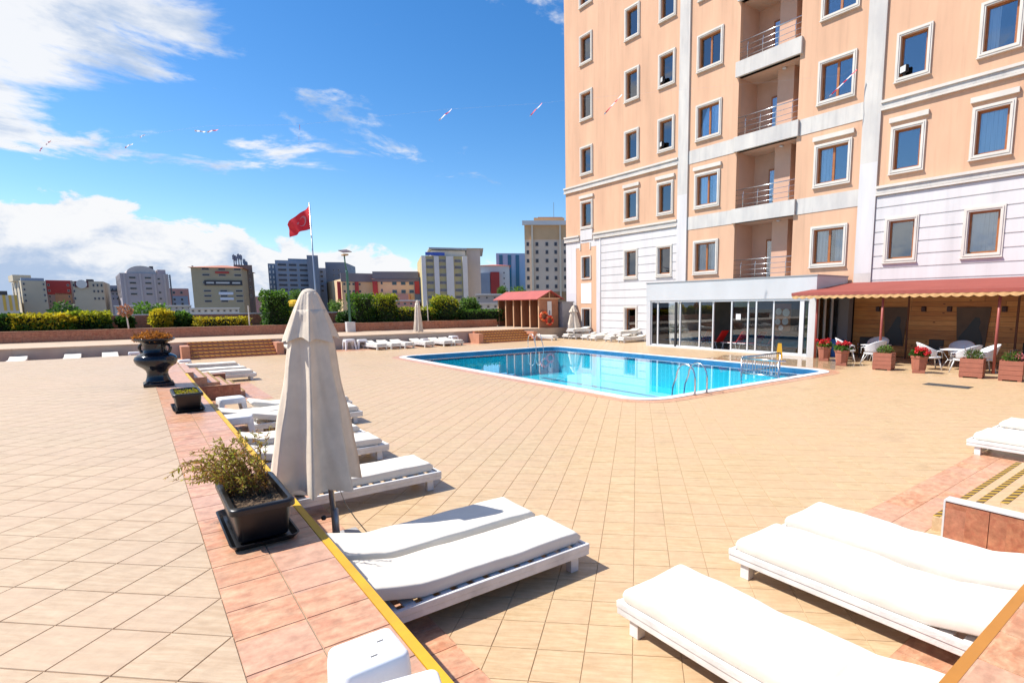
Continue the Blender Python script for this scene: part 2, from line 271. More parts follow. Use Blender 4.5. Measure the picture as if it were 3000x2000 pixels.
# ------------------------------------------------------------------ mesh helpers
class MB:
    def __init__(s): s.v = []; s.f = []
    def quad(s, a, b, c, d):
        n = len(s.v); s.v += [a, b, c, d]; s.f.append((n, n+1, n+2, n+3))
    def poly(s, pts):
        n = len(s.v); s.v += pts; s.f.append(tuple(range(n, n+len(pts))))
    def box(s, x0, x1, y0, y1, z0, z1):
        n = len(s.v); s.v += [(x0,y0,z0),(x1,y0,z0),(x1,y1,z0),(x0,y1,z0),(x0,y0,z1),(x1,y0,z1),(x1,y1,z1),(x0,y1,z1)]
        s.f += [tuple(n+i for i in q) for q in ((0,3,2,1),(4,5,6,7),(0,1,5,4),(1,2,6,5),(2,3,7,6),(3,0,4,7))]; return s
    def prism(s, poly, z0, z1):
        n = len(s.v); k = len(poly); s.v += [(x, y, z0) for x, y in poly] + [(x, y, z1) for x, y in poly]
        s.f.append(tuple(n+i for i in reversed(range(k)))); s.f.append(tuple(n+k+i for i in range(k)))
        for i in range(k): j = (i+1) % k; s.f.append((n+i, n+j, n+k+j, n+k+i))
        return s
    def tube(s, pts, r, n=8, closed=False):
        pts = [Vector(p) for p in pts]; m = len(pts); base = len(s.v); rs = r if isinstance(r, (list, tuple)) else [r]*m
        for i, p in enumerate(pts):
            a = pts[(i-1) % m] if (closed or i > 0) else p; b = pts[(i+1) % m] if (closed or i < m-1) else p
            t = (b-a).normalized(); u = t.orthogonal().normalized() if abs(t.z) > 0.95 else Vector((-t.y, t.x, 0)).normalized(); w = t.cross(u)
            for k in range(n):
                an = 2*math.pi*k/n; q = p+(u*math.cos(an)+w*math.sin(an))*rs[i]; s.v.append(tuple(q))
        for i in range(m if closed else m-1):
            i2 = (i+1) % m
            for k in range(n):
                k2 = (k+1) % n; s.f.append((base+i*n+k, base+i*n+k2, base+i2*n+k2, base+i2*n+k))
        if not closed:
            s.f.append(tuple(base+k for k in reversed(range(n)))); s.f.append(tuple(base+(m-1)*n+k for k in range(n)))
        return s
    def lathe(s, prof, n=28, cx=0, cy=0):
        base = len(s.v); m = len(prof)
        for r, z in prof:
            for k in range(n): a = 2*math.pi*k/n; s.v.append((cx+r*math.cos(a), cy+r*math.sin(a), z))
        for i in range(m-1):
            for k in range(n):
                k2 = (k+1) % n; s.f.append((base+i*n+k, base+i*n+k2, base+(i+1)*n+k2, base+(i+1)*n+k))
        s.f.append(tuple(base+k for k in reversed(range(n)))); s.f.append(tuple(base+(m-1)*n+k for k in range(n))); return s
    def mesh(s, name, m, smooth=False):
        me = bpy.data.meshes.new(name); me.from_pydata(s.v, [], s.f); me.materials.append(m)
        if smooth:
            for p in me.polygons: p.use_smooth = True
        me.update(); return me
def obj(name, mb, m, parent=None, smooth=False, bevel=0, seg=2, loc=None):
    me = mb if isinstance(mb, bpy.types.Mesh) else mb.mesh(name, m, smooth)
    o = bpy.data.objects.new(name, me); col.objects.link(o)
    if parent: o.parent = parent
    if loc: o.location = loc
    if bevel:
        md = o.modifiers.new('bevel', 'BEVEL'); md.width = bevel; md.segments = seg; md.limit_method = 'ANGLE'; md.angle_limit = R(40)
        for p in me.polygons: p.use_smooth = True
        o.modifiers.new('wn', 'WEIGHTED_NORMAL')
    return o
def tag(o, label, cat, group=None):
    o['label'] = label; o['category'] = cat
    if group: o['group'] = group
    return o
def thing(name, label, cat, loc=(0, 0, 0), rz=0, group=None):
    o = bpy.data.objects.new(name, None); col.objects.link(o); o.location = loc; o.rotation_euler = (0, 0, rz); o.empty_display_size = 0.2
    return tag(o, label, cat, group)
def struct(name, mb, m, label=None, **k):
    o = obj(name, mb, m, **k); o['kind'] = 'structure'
    if label: o['label'] = label
    return o
def copy_tree(o, parent=None):
    c = o.copy(); col.objects.link(c); c.parent = parent
    for ch in o.children: copy_tree(ch, c)
    return c
def dup(proto, loc, rz, label, group=None):
    c = copy_tree(proto); c.location = loc; c.rotation_euler = (0, 0, rz); c['label'] = label
    if group: c['group'] = group
    return c
def box(x0, x1, y0, y1, z0, z1): return MB().box(x0, x1, y0, y1, z0, z1)

# ================================================================== ground, deck, terrace
TZ = 0.755; EX = 0.94; EY = 0.72         # raised terrace level, its east edge (x) and the edge of its southern arm (y)
DX1 = 30.0; WALLY = 32.9; TEND = 25.0
struct('city_ground', box(-700, 900, -200, 1500, -7.0, -6.0), mat('city_ground', (0.22, 0.21, 0.19), 0.9, var=0.2, vscale=0.05))
CLIP = lambda p, ax, v, keep: None
def clip(poly, ax, v, ge):
    out = []
    for i in range(len(poly)):
        a, b = poly[i], poly[(i+1) % len(poly)]
        ia = (a[ax] >= v) == ge; ib = (b[ax] >= v) == ge
        if ia: out.append(a)
        if ia != ib:
            t = (v-a[ax])/(b[ax]-a[ax]); out.append((a[0]+t*(b[0]-a[0]), a[1]+t*(b[1]-a[1])))
    return out
def area(p): return abs(sum(p[i][0]*p[(i+1) % len(p)][1]-p[(i+1) % len(p)][0]*p[i][1] for i in range(len(p))))/2
GAP = 0.0028; DROP = 0.006
def add_tile(mb, poly, z):
    """one tile: flat top with small sloping arrises down into the joint"""
    cx = sum(p[0] for p in poly)/len(poly); cy = sum(p[1] for p in poly)/len(poly); k = len(poly)
    rr = max(math.hypot(p[0]-cx, p[1]-cy) for p in poly)
    if rr < 0.03: return
    dz = random.uniform(-0.0008, 0.0008)
    f1 = 1-GAP/ (rr*0.72); f2 = 1-(GAP+0.002)/(rr*0.72)
    n = len(mb.v)
    mb.v += [(cx+(p[0]-cx)*f1, cy+(p[1]-cy)*f1, z-DROP) for p in poly]+[(cx+(p[0]-cx)*f2, cy+(p[1]-cy)*f2, z+dz) for p in poly]
    mb.f.append(tuple(n+k+i for i in range(k)))
    for i in range(k): j = (i+1) % k; mb.f.append((n+i, n+j, n+k+j, n+k+i))
def diag_tiles(o2, o1, rects, holes, z):
    """45 degree grid of S tiles clipped to rectangles; returns list of (poly, full, centre)"""
    res = []
    for (x0, x1, y0, y1) in rects:
        us = [((x-y)/math.sqrt(2))/S for x in (x0, x1) for y in (y0, y1)]; ws = [((x+y)/math.sqrt(2))/S for x in (x0, x1) for y in (y0, y1)]
        for a in range(int(min(us)-2), int(max(us)+2)):
            for b in range(int(min(ws)-2), int(max(ws)+2)):
                P = []
                for da, db in ((0, 0), (1, 0), (1, 1), (0, 1)):
                    u = (a+o2+da)*S; w = (b+o1+db)*S
                    P.append(((u+w)/math.sqrt(2), (w-u)/math.sqrt(2)))
                cx = (P[0][0]+P[2][0])/2; cy = (P[0][1]+P[2][1])/2
                if cx < x0-0.24 or cx > x1+0.24 or cy < y0-0.24 or cy > y1+0.24: continue
                if any(h[0] < cx < h[1] and h[2] < cy < h[3] for h in holes): continue
                full = all(x0 <= p[0] <= x1 and y0 <= p[1] <= y1 for p in P)
                if not full:
                    P = clip(P, 0, x0, True); P = clip(P, 0, x1, False) if P else P
                    P = clip(P, 1, y0, True) if P else P; P = clip(P, 1, y1, False) if P else P
                    if len(P) < 3 or area(P) < 0.002: continue
                res.append((P, full, (cx, cy)))
    return res
def in_view(x, y, z):
    v = Vector((x, y, z-CAMZ)); w = v.dot(fw)
    if w < 0.3: return None
    px = PCX+F_PX*v.dot(CX_)/w; py = PCY-F_PX*v.dot(CU_)/w
    return (px, py, w) if -60 < px < 3060 and -60 < py < 2060 else None
def lay(parent, tiles, z, m, name='tile', proto_rot=R(45), limit=300):
    t = MB(); h = S/2
    add_tile(t, [(-h, -h), (h, -h), (h, h), (-h, h)], 0); pm = t.mesh(name, m)
    vis = [(in_view(c[0], c[1], z), i) for i, (P, full, c) in enumerate(tiles) if full]
    vis = sorted([(v[2], i) for v, i in vis if v])[:limit]; pick = {i for _, i in vis}
    rest = MB()
    for i, (P, full, c) in enumerate(tiles):
        if i in pick:
            o = obj(name, pm, m, parent, loc=(c[0], c[1], z-parent.location.z)); o.rotation_euler = (random.uniform(-.0015, .0015), random.uniform(-.0015, .0015), proto_rot)
        else: add_tile(rest, P, z-parent.location.z)
    if rest.f:
        o = obj(name+'s', rest, m, parent); o['kind'] = 'stuff'
    return pick
# pool deck slab (with a hole for the basin)
PX0, PX1, PY0, PY1 = 9.65, 19.45, 9.3, 26.2      # outer edge of the white coping
PR = 0.95
deck_mb = MB()
zt = -DROP; zb = -0.5; hx0, hx1, hy0, hy1 = PX0+0.12, PX1-0.12, PY0+0.12, PY1-0.12
for (a, b, c, d) in ((-14, hx0, -6, 46), (hx1, DX1, -6, 46), (hx0, hx1, -6, hy0), (hx0, hx1, hy1, 46)): deck_mb.box(a, b, c, d, zb, zt)
deck = struct('pool_deck', deck_mb, M_GROUT)
RB = 0.655                                        # width of the red border laid along the walls
rects = [(EX+RB, DX1, EY+RB, 31.2), (-8, EX+RB, TEND+RB, 31.2)]
tiles = diag_tiles(-0.038, 0.584, rects, [(PX0, PX1, PY0, PY1), (5.85, 10.3, 2.27, 2.43), (6.6, 9.4, EY, 1.5), (1.9, 2.5, 16.6, 20.4)], 0)
lay(deck, tiles, 0, M_TILE)
# red border tiles on the deck, square to the walls
def grid_tiles(x0, x1, y0, y1, nx=None, ny=None):
    nx = nx or max(1, round((x1-x0)/S)); ny = ny or max(1, round((y1-y0)/S)); r = []
    for i in range(nx):
        for j in range(ny):
            a, b = x0+(x1-x0)*i/nx, x0+(x1-x0)*(i+1)/nx; c, d = y0+(y1-y0)*j/ny, y0+(y1-y0)*(j+1)/ny
            r.append(([(a, c), (b, c), (b, d), (a, d)], abs(b-a-S) < 0.012 and abs(d-c-S) < 0.012, ((a+b)/2, (c+d)/2)))
    return r
red = grid_tiles(EX, EX+RB, EY, 17.0)+grid_tiles(EX, EX+RB, 20.6, TEND+RB)+grid_tiles(EX+RB, 5.6, EY, EY+RB)+grid_tiles(5.6, 10.55, 2.02, 2.68)+grid_tiles(10.55, 16, EY, EY+RB)
red += grid_tiles(EX+RB, 2.75, 16.35, 17.0)+grid_tiles(2.1, 2.75, 17.0, 20.6)+grid_tiles(-8, EX, TEND, TEND+RB)+grid_tiles(-8, 23, 31.2, WALLY)
lay(deck, red, 0.004, M_RTILE, 'border_tile', 0)
# pool border ring (mitred strips following the rounded corners)
def rrect(x0, x1, y0, y1, r, n=10):
    p = []
    for cx, cy, a0 in ((x1-r, y0+r, -90), (x1-r, y1-r, 0), (x0+r, y1-r, 90), (x0+r, y0+r, 180)):
        for k in range(n+1): a = R(a0+90*k/n); p.append((cx+r*math.cos(a), cy+r*math.sin(a)))
    return p
def ring(pin, pout, z0, z1):
    mb = MB(); k = len(pin)
    for i in range(k):
        j = (i+1) % k
        a, b, c, d = pin[i], pin[j], pout[j], pout[i]
        mb.quad((*a, z1), (*d, z1), (*c, z1), (*b, z1)); mb.quad((*d, z0), (*c, z0), (*c, z1), (*d, z1)); mb.quad((*b, z0), (*a, z0), (*a, z1), (*b, z1))
    return mb
RIN, ROUT = rrect(PX0+0.30, PX1-0.30, PY0+0.30, PY1-0.30, PR-0.25), rrect(PX0, PX1, PY0, PY1, PR)
ROUT2 = rrect(PX0-0.34, PX1+0.34, PY0-0.34, PY1+0.34, PR+0.34)
def resample(p, q, step):
    """split a closed outline pair evenly into pieces"""
    out = []; k = len(p)
    for i in range(k):
        j = (i+1) % k; Lq = math.hypot(q[j][0]-q[i][0], q[j][1]-q[i][1]); n = max(1, round(Lq/step))
        for t in range(n):
            f0, f1 = t/n, (t+1)/n
            lerp = lambda A, B, f: (A[0]+(B[0]-A[0])*f, A[1]+(B[1]-A[1])*f)
            out.append([lerp(p[i], p[j], f0), lerp(p[i], p[j], f1), lerp(q[i], q[j], f1), lerp(q[i], q[j], f0)])
    return out
pieces = resample(ROUT, ROUT2, S)
for P in pieces:
    c = (sum(p[0] for p in P)/4, sum(p[1] for p in P)/4); mb = MB(); add_tile(mb, [(p[0]-c[0], p[1]-c[1]) for p in P], 0)
    o = obj('pool_border_tile', mb, M_RTILE, deck, loc=(c[0], c[1], 0.006))
# basin
WZ = -0.10; PD = -1.45
basin = struct('pool_basin', MB(), M_POOLF)
mb = MB(); mb.poly([(x, y, PD) for x, y in RIN]); k = len(RIN)
for i in range(k):
    j = (i+1) % k; mb.quad((*RIN[j], PD), (*RIN[i], PD), (*RIN[i], -0.34), (*RIN[j], -0.34))
basin.data = mb.mesh('pool_basin', M_POOLF)
mb = MB()
for i in range(k):
    j = (i+1) % k; mb.quad((*RIN[j], -0.34), (*RIN[i], -0.34), (*RIN[i], 0.0), (*RIN[j], 0.0))
obj('waterline_band', mb, M_POOLB, basin)
mb = MB(); mb.box(16.3, PX1-0.31, PY0+0.31, 11.2, PD+0.01, -0.55); mb.box(17.4, PX1-0.31, PY0+0.32, 10.6, -0.55, -0.32)
obj('pool_step', mb, mat('pool_step_tile', (0.02, 0.20, 0.42), 0.3, var=0.1), basin)
for cx in (12.1, 14.5, 16.9): obj('lane_line', box(cx-0.13, cx+0.13, PY0+2.2, PY1-2.2, PD+0.002, PD+0.006), M_POOLB, basin)
mb = MB(); mb.poly([(x, y, WZ) for x, y in rrect(PX0+0.305, PX1-0.305, PY0+0.305, PY1-0.305, PR-0.255)])
wat = struct('pool_water', mb, M_WATER)
coping = resample(RIN, ROUT, 0.5)
cop = thing('pool_coping', 'white stone coping framing the turquoise pool', 'coping')
for P in coping:
    c = (sum(p[0] for p in P)/4, sum(p[1] for p in P)/4); mb = MB()
    mb.prism([((p[0]-c[0])*0.992, (p[1]-c[1])*0.992) for p in P], -0.06, 0.022)
    obj('coping_stone', mb, M_WHITEP, cop, loc=(c[0], c[1], 0))
# ------------------------------------------------------------------ terrace: west part, southern arm
mb = MB(); ze = TZ-DROP
mb.box(-16, EX-0.012, -6, TEND, -0.3, ze); mb.box(EX-0.012, 26, -6, EY-0.012, -0.3, ze)
terr = struct('terrace', mb, M_GROUT2); terr.location = (0, 0, 0)
tt = diag_tiles(-0.044, 0.094, [(-9, 0.25, -3, TEND), (0.25, 14, -3, 0.05)], [], TZ)
lay(terr, tt, TZ, M_TTILE)
rt = grid_tiles(0.25, 0.905, EY-0.02, TEND, nx=2, ny=73)
for P in grid_tiles(0.905, 14, 0.05, EY-0.035, ny=2): rt.append(P)
# border tiles are almost square: reuse one mesh for the straight run beside the camera
bt = MB(); hx, hy = (0.905-0.25)/4, (TEND-EY+0.02)/146
add_tile(bt, [(-hx, -hy), (hx, -hy), (hx, hy), (-hx, hy)], 0); btm = bt.mesh('border_tile', M_RTILE)
n_t = 0
for P, full, c in rt:
    if c[1] > EY-0.02:
        obj('border_tile', btm, M_RTILE, terr, loc=(c[0], c[1], TZ+0.002)); n_t += 1
rest = MB()
for P, full, c in rt:
    if c[1] <= EY-0.02: add_tile(rest, P, TZ+0.002)
o = obj('border_tiles', rest, M_RTILE, terr); o['kind'] = 'stuff'
obj('edge_strip', box(0.905, 0.957, EY, 17.0, TZ-0.03, TZ+0.004), M_YELLOW, terr)
obj('edge_strip', box(0.905, 0.957, 20.4, TEND, TZ-0.03, TZ+0.004), M_SHEDL, terr)
obj('edge_strip', box(0.957, 6.2, EY-0.04, EY+0.012, TZ-0.03, TZ+0.004), M_OCHRE, terr)
# tiled face of the terrace walls (seen where the photograph looks along them)
def wall_tiles(parent, ax, pos, a0, a1, z0, z1, sign, m=None, th=0.012):
    """tiles on a vertical face; ax 'x' = face at x=pos running along y, 'y' = face at y=pos running along x"""
    m = m or M_RWALL; na = max(1, round((a1-a0)/S)); nz = max(1, round((z1-z0)/S)); wa = (a1-a0)/na; wz = (z1-z0)/nz
    g = 0.0035; mb = MB()
    if ax == 'x': mb.box(0, sign*th, -wa/2+g, wa/2-g, -wz/2+g, wz/2-g)
    else: mb.box(-wa/2+g, wa/2-g, 0, sign*th, -wz/2+g, wz/2-g)
    me = mb.mesh('wall_tile', m)
    for i in range(na):
        for j in range(nz):
            a = a0+wa*(i+0.5); z = z0+wz*(j+0.5)
            obj('wall_tile', me, m, parent, loc=((pos, a, z) if ax == 'x' else (a, pos, z)))
wall_tiles(terr, 'x', EX-0.011, 20.6, TEND, 0, TZ-0.03, 1)
wall_tiles(terr, 'y', EY-0.011, EX, 6.2, 0, TZ-0.03, 1)
# stairs from the terrace to the deck
def stairs(name, label, axis, a0, a1, edge, sign, zlow=0.0, rise=TZ/5, tread=0.28, top=0.16, wallend=1.16, wallz=0.40, side=(1, 1), face=M_TILE):
    """axis 'x': flight spans a0..a1 along x and descends in sign*y from edge; 'y' the other way round"""
    t = thing(name, label, 'stairs')
    ext = [top+tread*k for k in range(4)]
    for k in range(4):
        z1 = TZ-rise*(k+1); e = edge+sign*(top+tread*(k+1)-0.0)
        e0 = edge+sign*(ext[k]-0.005); lo, hi = min(e0, e), max(e0, e)
        mb = MB()
        if axis == 'x': mb.box(a0, a1, lo, hi, -0.02, z1)
        else: mb.box(lo, hi, a0, a1, -0.02, z1)
        st = obj('step', mb, face, t)
        y0_, y1_ = sorted((e+sign*0.004, e-sign*0.056)); mb = MB()
        if axis == 'x': mb.box(a0+0.03, a1-0.03, y0_, y1_, z1-0.03, z1+0.004)
        else: mb.box(y0_, y1_, a0+0.03, a1-0.03, z1-0.03, z1+0.004)
        obj('nosing_tape', mb, M_TAPE, st)
    mb = MB(); lo, hi = min(edge, edge+sign*top), max(edge, edge+sign*top)
    if axis == 'x': mb.box(a0, a1, lo, hi, -0.02, TZ-0.002)
    else: mb.box(lo, hi, a0, a1, -0.02, TZ-0.002)
    obj('landing', mb, face, t)
    for s_, pos in zip((0, 1), (a0, a1)):
        if not side[s_]: continue
        e1 = edge+sign*wallend; lo, hi = min(edge, e1), max(edge, e1); w0, w1 = (pos-0.14, pos) if s_ == 0 else (pos, pos+0.14)
        mb = MB()
        if axis == 'x': mb.box(w0, w1, lo, hi, -0.02, wallz)
        else: mb.box(lo, hi, w0, w1, -0.02, wallz)
        sw = obj('side_wall', mb, M_GROUTR, t)
        outer = w0 if s_ == 0 else w1
        wall_tiles_sub(sw, axis, outer, lo, hi, 0, wallz-0.012, -1 if s_ == 0 else 1)
        ax2 = 'y' if axis == 'y' else 'x'
        cap = MB()
        if axis == 'x': cap.box(w0-0.013, w1+0.004, lo, hi+0.013, wallz, wallz+0.012)
        else: cap.box(lo, hi+0.013, w0-0.013, w1+0.013, wallz, wallz+0.012)
        obj('wall_cap', cap, M_RTILE if axis == 'y' else M_ALU, t)
        if axis == 'x':
            obj('corner_trim', box(w0-0.015, w0+0.006, hi-0.004, hi+0.014, 0, wallz), M_ALU, t)
    return t
def wall_tiles_sub(parent, axis, pos, lo, hi, z0, z1, sign): wall_tiles(parent, 'x' if axis == 'x' else 'y', pos, lo, hi, z0, z1, sign)
stairs('terrace_stairs', 'short stairs with hazard taped nosings and orange tiled side wall beside the right front loungers', 'x', 6.42, 9.6, EY, 1, wallend=1.13, wallz=0.40)
stairs('terrace_stairs', 'red tiled stairs with low side walls dropping from the terrace edge past the black urn', 'y', 17.25, 20.2, EX, 1, wallend=1.16, wallz=0.36, face=M_RTILE)
# ------------------------------------------------------------------ far terrace, planter walls
mb = MB(); mb.box(-20, 26.3, WALLY, 46, -6, TZ)
ft = struct('far_terrace', mb, mat('far_terrace_floor', (0.52, 0.385, 0.27), 0.7, var=0.12, vscale=1.2))
fw_ = thing('retaining_wall', 'low beige rendered wall with pale coping behind the far row of loungers', 'wall')
x = -14.0
while x < 22.4:
    x1 = min(x+1.98, 22.4)
    if not (17.2 < (x+x1)/2 < 21.7 or 1.7 < (x+x1)/2 < 5.7): obj('wall_panel', box(x+0.004, x1-0.004, WALLY-0.02, WALLY-0.002, 0, TZ-0.05), M_CONC, fw_)
    obj('coping_slab', box(x+0.004, x1-0.004, WALLY-0.05, WALLY+0.42, TZ-0.05, TZ+0.006), mat('pale_coping', (0.56, 0.40, 0.27), 0.7, var=0.1, vscale=2), fw_)
    x = x1
def far_stairs(x0, x1, label):
    t = thing('stairs', label, 'stairs')
    for k in range(5):
        z1 = TZ/5*(k+1); y0 = WALLY-0.05-0.28*(5-k)
        st = obj('step', box(x0, x1, y0, y0+0.282 if k < 4 else WALLY-0.05, -0.02, z1 if k < 4 else TZ-0.004), M_RWALL, t)
        obj('nosing_tape', box(x0+0.05, x1-0.05, y0-0.006, y0+0.07, z1-0.05, z1+0.005), M_TAPE2, st)
    for px, s in ((x0-0.32, 0), (x1, 1)):
        sw = obj('side_wall', box(px, px+0.32, WALLY-1.5, WALLY-0.05, -0.02, 0.62), mat('side_wall_pink', (0.52, 0.24, 0.14), 0.6, var=0.15, vscale=3), t)
    return t
far_stairs(1.95, 5.6, 'wide tiled stairs with taped nosings left of the large closed umbrella')
far_stairs(17.5, 21.4, 'wide tiled stairs with taped nosings in front of the wooden changing cabins')
pw = thing('planter_wall', 'long red tiled planter wall running below the hedge', 'wall')
PWY = 38.3; PWZ = 1.33
obj('wall_core', box(-14, 22.6, PWY, PWY+0.25, TZ-0.3, PWZ-0.02), M_GROUTR, pw)
wall_tiles(pw, 'y', PWY, -10, 22.6, TZ, PWZ-0.05, -1)
for i in range(37): obj('cap_tile', box(-14+i*0.99+0.003, -13.01+i*0.99, PWY-0.02, PWY+0.27, PWZ-0.03, PWZ), M_RTILE, pw)
soil = struct('planter_soil', box(-14, 22.6, PWY+0.25, 41.3, TZ-0.3, PWZ-0.06), M_SOIL)
bw = thing('parapet_wall', 'red tiled parapet with pale rail behind the hedge', 'wall')
obj('wall_core', box(-14, 26, 41.3, 41.5, -6, 2.0), M_GROUTR, bw)
wall_tiles(bw, 'y', 41.3, -10, 9, PWZ-0.06, 2.0, -1)
obj('parapet_tiles', box(9, 23, 41.28, 41.3, PWZ-0.06, 2.0), M_RWALL, bw)
obj('rail', box(-14, 23, 41.3, 41.42, 2.0, 2.07), M_ALU, bw)

# ================================================================== the hotel
HX = 26.45; HZ = 29.5; HY0, HY1 = -3.5, 34.14
hotel = thing('hotel_building', 'tall peach and white hotel with recessed balconies beside the pool', 'building')
P1 = (22.24, 23.0); P2 = (11.43, 12.2)
FLO = 3.77
ROWS = [(4.15, 6.11), (7.94, 9.92), (11.72, 13.70), (15.46, 17.43), (19.21, 21.17), (22.97, 24.93)]
COLS = {'c1': (30.95, 32.35), 'c2': (26.36, 27.72), 'c3': (23.37, 24.73), 'c4': (19.95, 21.75), 'c5': (12.64, 14.44), 'c6': (9.61, 10.98), 'c7': (6.61, 7.99), 'c8': (3.6, 4.98), 'c9': (0.6, 1.98)}
TW = 0.165                                     # moulding width round the openings
openings = []; wins = []
for c, (a, b) in COLS.items():
    for r, (z0, z1) in enumerate(ROWS):
        if c == 'c1' and r == 0: continue
        wins.append((c, r, a, b, z0, z1))
wins.append(('c2', -1, 26.36, 27.72, 0.36, 2.32))
small = [(31.17, 32.29, 4.29, 6.0), (31.2, 32.3, 0.56, 2.21)]
def wall_sheet(name, y0, y1, z0, z1, holes, m, x=HX, depth=0.24, parent=None):
    """front face with real openings and their reveals"""
    hs = [(max(a, y0), min(b, y1), max(c, z0), min(d, z1)) for a, b, c, d in holes if b > y0 and a < y1 and d > z0 and c < z1]
    ys = sorted({y0, y1, *[h[0] for h in hs], *[h[1] for h in hs]}); zs = sorted({z0, z1, *[h[2] for h in hs], *[h[3] for h in hs]}); mb = MB()
    for i in range(len(ys)-1):
        for j in range(len(zs)-1):
            cy, cz = (ys[i]+ys[i+1])/2, (zs[j]+zs[j+1])/2
            if any(h[0] < cy < h[1] and h[2] < cz < h[3] for h in hs): continue
            mb.quad((x, ys[i+1], zs[j]), (x, ys[i], zs[j]), (x, ys[i], zs[j+1]), (x, ys[i+1], zs[j+1]))
    for a, b, c, d in hs:
        X = x+depth
        mb.quad((x, a, c), (x, a, d), (X, a, d), (X, a, c)); mb.quad((x, b, d), (x, b, c), (X, b, c), (X, b, d))
        mb.quad((x, b, c), (x, a, c), (X, a, c), (X, b, c)); mb.quad((x, a, d), (x, b, d), (X, b, d), (X, a, d))
    return obj(name, mb, m, parent or hotel)
holes = [(a+TW, b-TW, z0+TW, z1-TW) for _, _, a, b, z0, z1 in wins]+[(a+0.09, b-0.09, c+0.09, d-0.09) for a, b, c, d in small]
BY0, BY1 = 15.42, 18.9
FL = [3.8, 7.56, 11.33, 15.14, 18.9, 22.67, 26.4]
bal = [(BY0, BY1, FL[i], FL[i+1]-0.76) for i in range(6)]
WZ0 = 7.10
wall_sheet('wall', P1[1], HY1, WZ0, HZ, holes, M_ORANGE)
wall_sheet('wall', P1[1], HY1, 0, WZ0, holes, M_WHITEW)
wall_sheet('wall', P2[1], P1[0], 0, HZ, holes+bal, M_ORANGE, depth=0.24)
wall_sheet('wall', HY0, P2[0], WZ0, HZ, holes, M_ORANGE)
wall_sheet('wall', HY0, P2[0], 3.2, WZ0, holes, M_WHITEW)
mb = MB(); mb.quad((HX, HY1, 0), (HX+16, HY1, 0), (HX+16, HY1, HZ), (HX, HY1, HZ)); mb.quad((HX+16, HY0, 0), (HX, HY0, 0), (HX, HY0, HZ), (HX+16, HY0, HZ)); mb.quad((HX+16, HY1, 0), (HX+16, HY0, 0), (HX+16, HY0, HZ), (HX+16, HY1, HZ))
obj('end_wall', mb, M_ORANGE, hotel)
obj('roof', box(HX-0.25, HX+16.2, HY0-0.2, HY1+0.2, HZ, HZ+0.5), M_TRIM, hotel)
# rooms behind the glass: sheet and slabs, dimness put into their dark colour
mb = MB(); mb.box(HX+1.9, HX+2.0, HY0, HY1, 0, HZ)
obj('dark_room_sheet', mb, M_DARKROOM, hotel)
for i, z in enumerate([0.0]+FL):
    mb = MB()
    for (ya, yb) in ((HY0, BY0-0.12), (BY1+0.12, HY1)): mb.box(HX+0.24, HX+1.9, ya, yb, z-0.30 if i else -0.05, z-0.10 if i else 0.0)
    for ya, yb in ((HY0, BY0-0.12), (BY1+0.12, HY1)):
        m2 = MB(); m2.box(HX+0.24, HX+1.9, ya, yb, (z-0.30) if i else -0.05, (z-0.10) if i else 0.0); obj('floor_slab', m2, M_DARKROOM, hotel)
# pilasters, cornices, bands
for (a, b) in (P1, P2):
    o = obj('pilaster', box(HX-0.10, HX+0.05, a, b, 0 if a > 20 else 3.2, HZ), M_BAND, hotel)
    obj('repainted_part', box(HX-0.103, HX-0.1, a+0.002, b-0.002, 3.75 if a < 20 else 0.02, 8.9 if a > 20 else 8.6), M_WHITEW, o)
for ya, yb in ((P1[1], HY1+0.1), (HY0, P2[0])):
    for zc in (10.71, 7.11):
        if zc < 8 and ya > 20:
            segs = [(P1[1], 30.85), (32.45, HY1+0.1)]
        else: segs = [(ya, yb)]
        for sa, sb in segs:
            c = obj('cornice', box(HX-0.10, HX+0.02, sa, sb, zc+0.10, zc+0.30), M_BAND, hotel)
            obj('cornice_lip', box(HX-0.17, HX+0.02, sa, sb, zc+0.30, zc+0.41), M_TRIM, c)
            obj('cornice_lip', box(HX-0.13, HX+0.02, sa, sb, zc, zc+0.085), M_TRIM, c)
for zc in (10.57, 6.80):
    for sa, sb in ((P2[1], 15.26), (19.05, P1[0])):
        obj('string_band', box(HX-0.025, HX+0.02, sa, sb, zc, zc+0.75), M_BAND, hotel)
# rusticated courses
GZ = [7.08, 6.58, 6.055, 5.525, 5.0, 4.465, 3.93, 3.405, 2.88, 2.355, 1.83, 1.305, 0.78, 0.255, 0.0]
def courses(y0, y1, zmin, skip):
    for i in range(len(GZ)-1):
        z1, z0 = GZ[i]-0.024, GZ[i+1]+0.024
        if z0 < zmin: z0 = max(z0, zmin)
        if z1-z0 < 0.08: continue
        segs = [(y0, y1)]
        for a, b, c, d in skip:
            a, b, c, d = a+TW*0.6, b-TW*0.6, c+TW*0.6, d-TW*0.6
            if d > z0 and c < z1 and b > y0 and a < y1:
                ns = []
                for s0, s1 in segs:
                    if b <= s0 or a >= s1: ns.append((s0, s1)); continue
                    if a > s0: ns.append((s0, a))
                    if b < s1: ns.append((b, s1))
                segs = ns
                if d < z1-0.02: obj('plaster_course', box(HX-0.038, HX+0.01, a, b, d, z1), M_WHITEW, hotel)
                if c > z0+0.02: obj('plaster_course', box(HX-0.038, HX+0.01, a, b, z0, c), M_WHITEW, hotel)
        for s0, s1 in segs:
            if s1-s0 > 0.05: obj('plaster_course', box(HX-0.038, HX+0.01, s0, s1, z0, z1), M_WHITEW, hotel)
wb = [(a, b, z0, z1) for _, _, a, b, z0, z1 in wins]
courses(P1[1]+0.02, 30.06, 0.0, wb); courses(HY0, P2[0]-0.02, 3.25, wb)
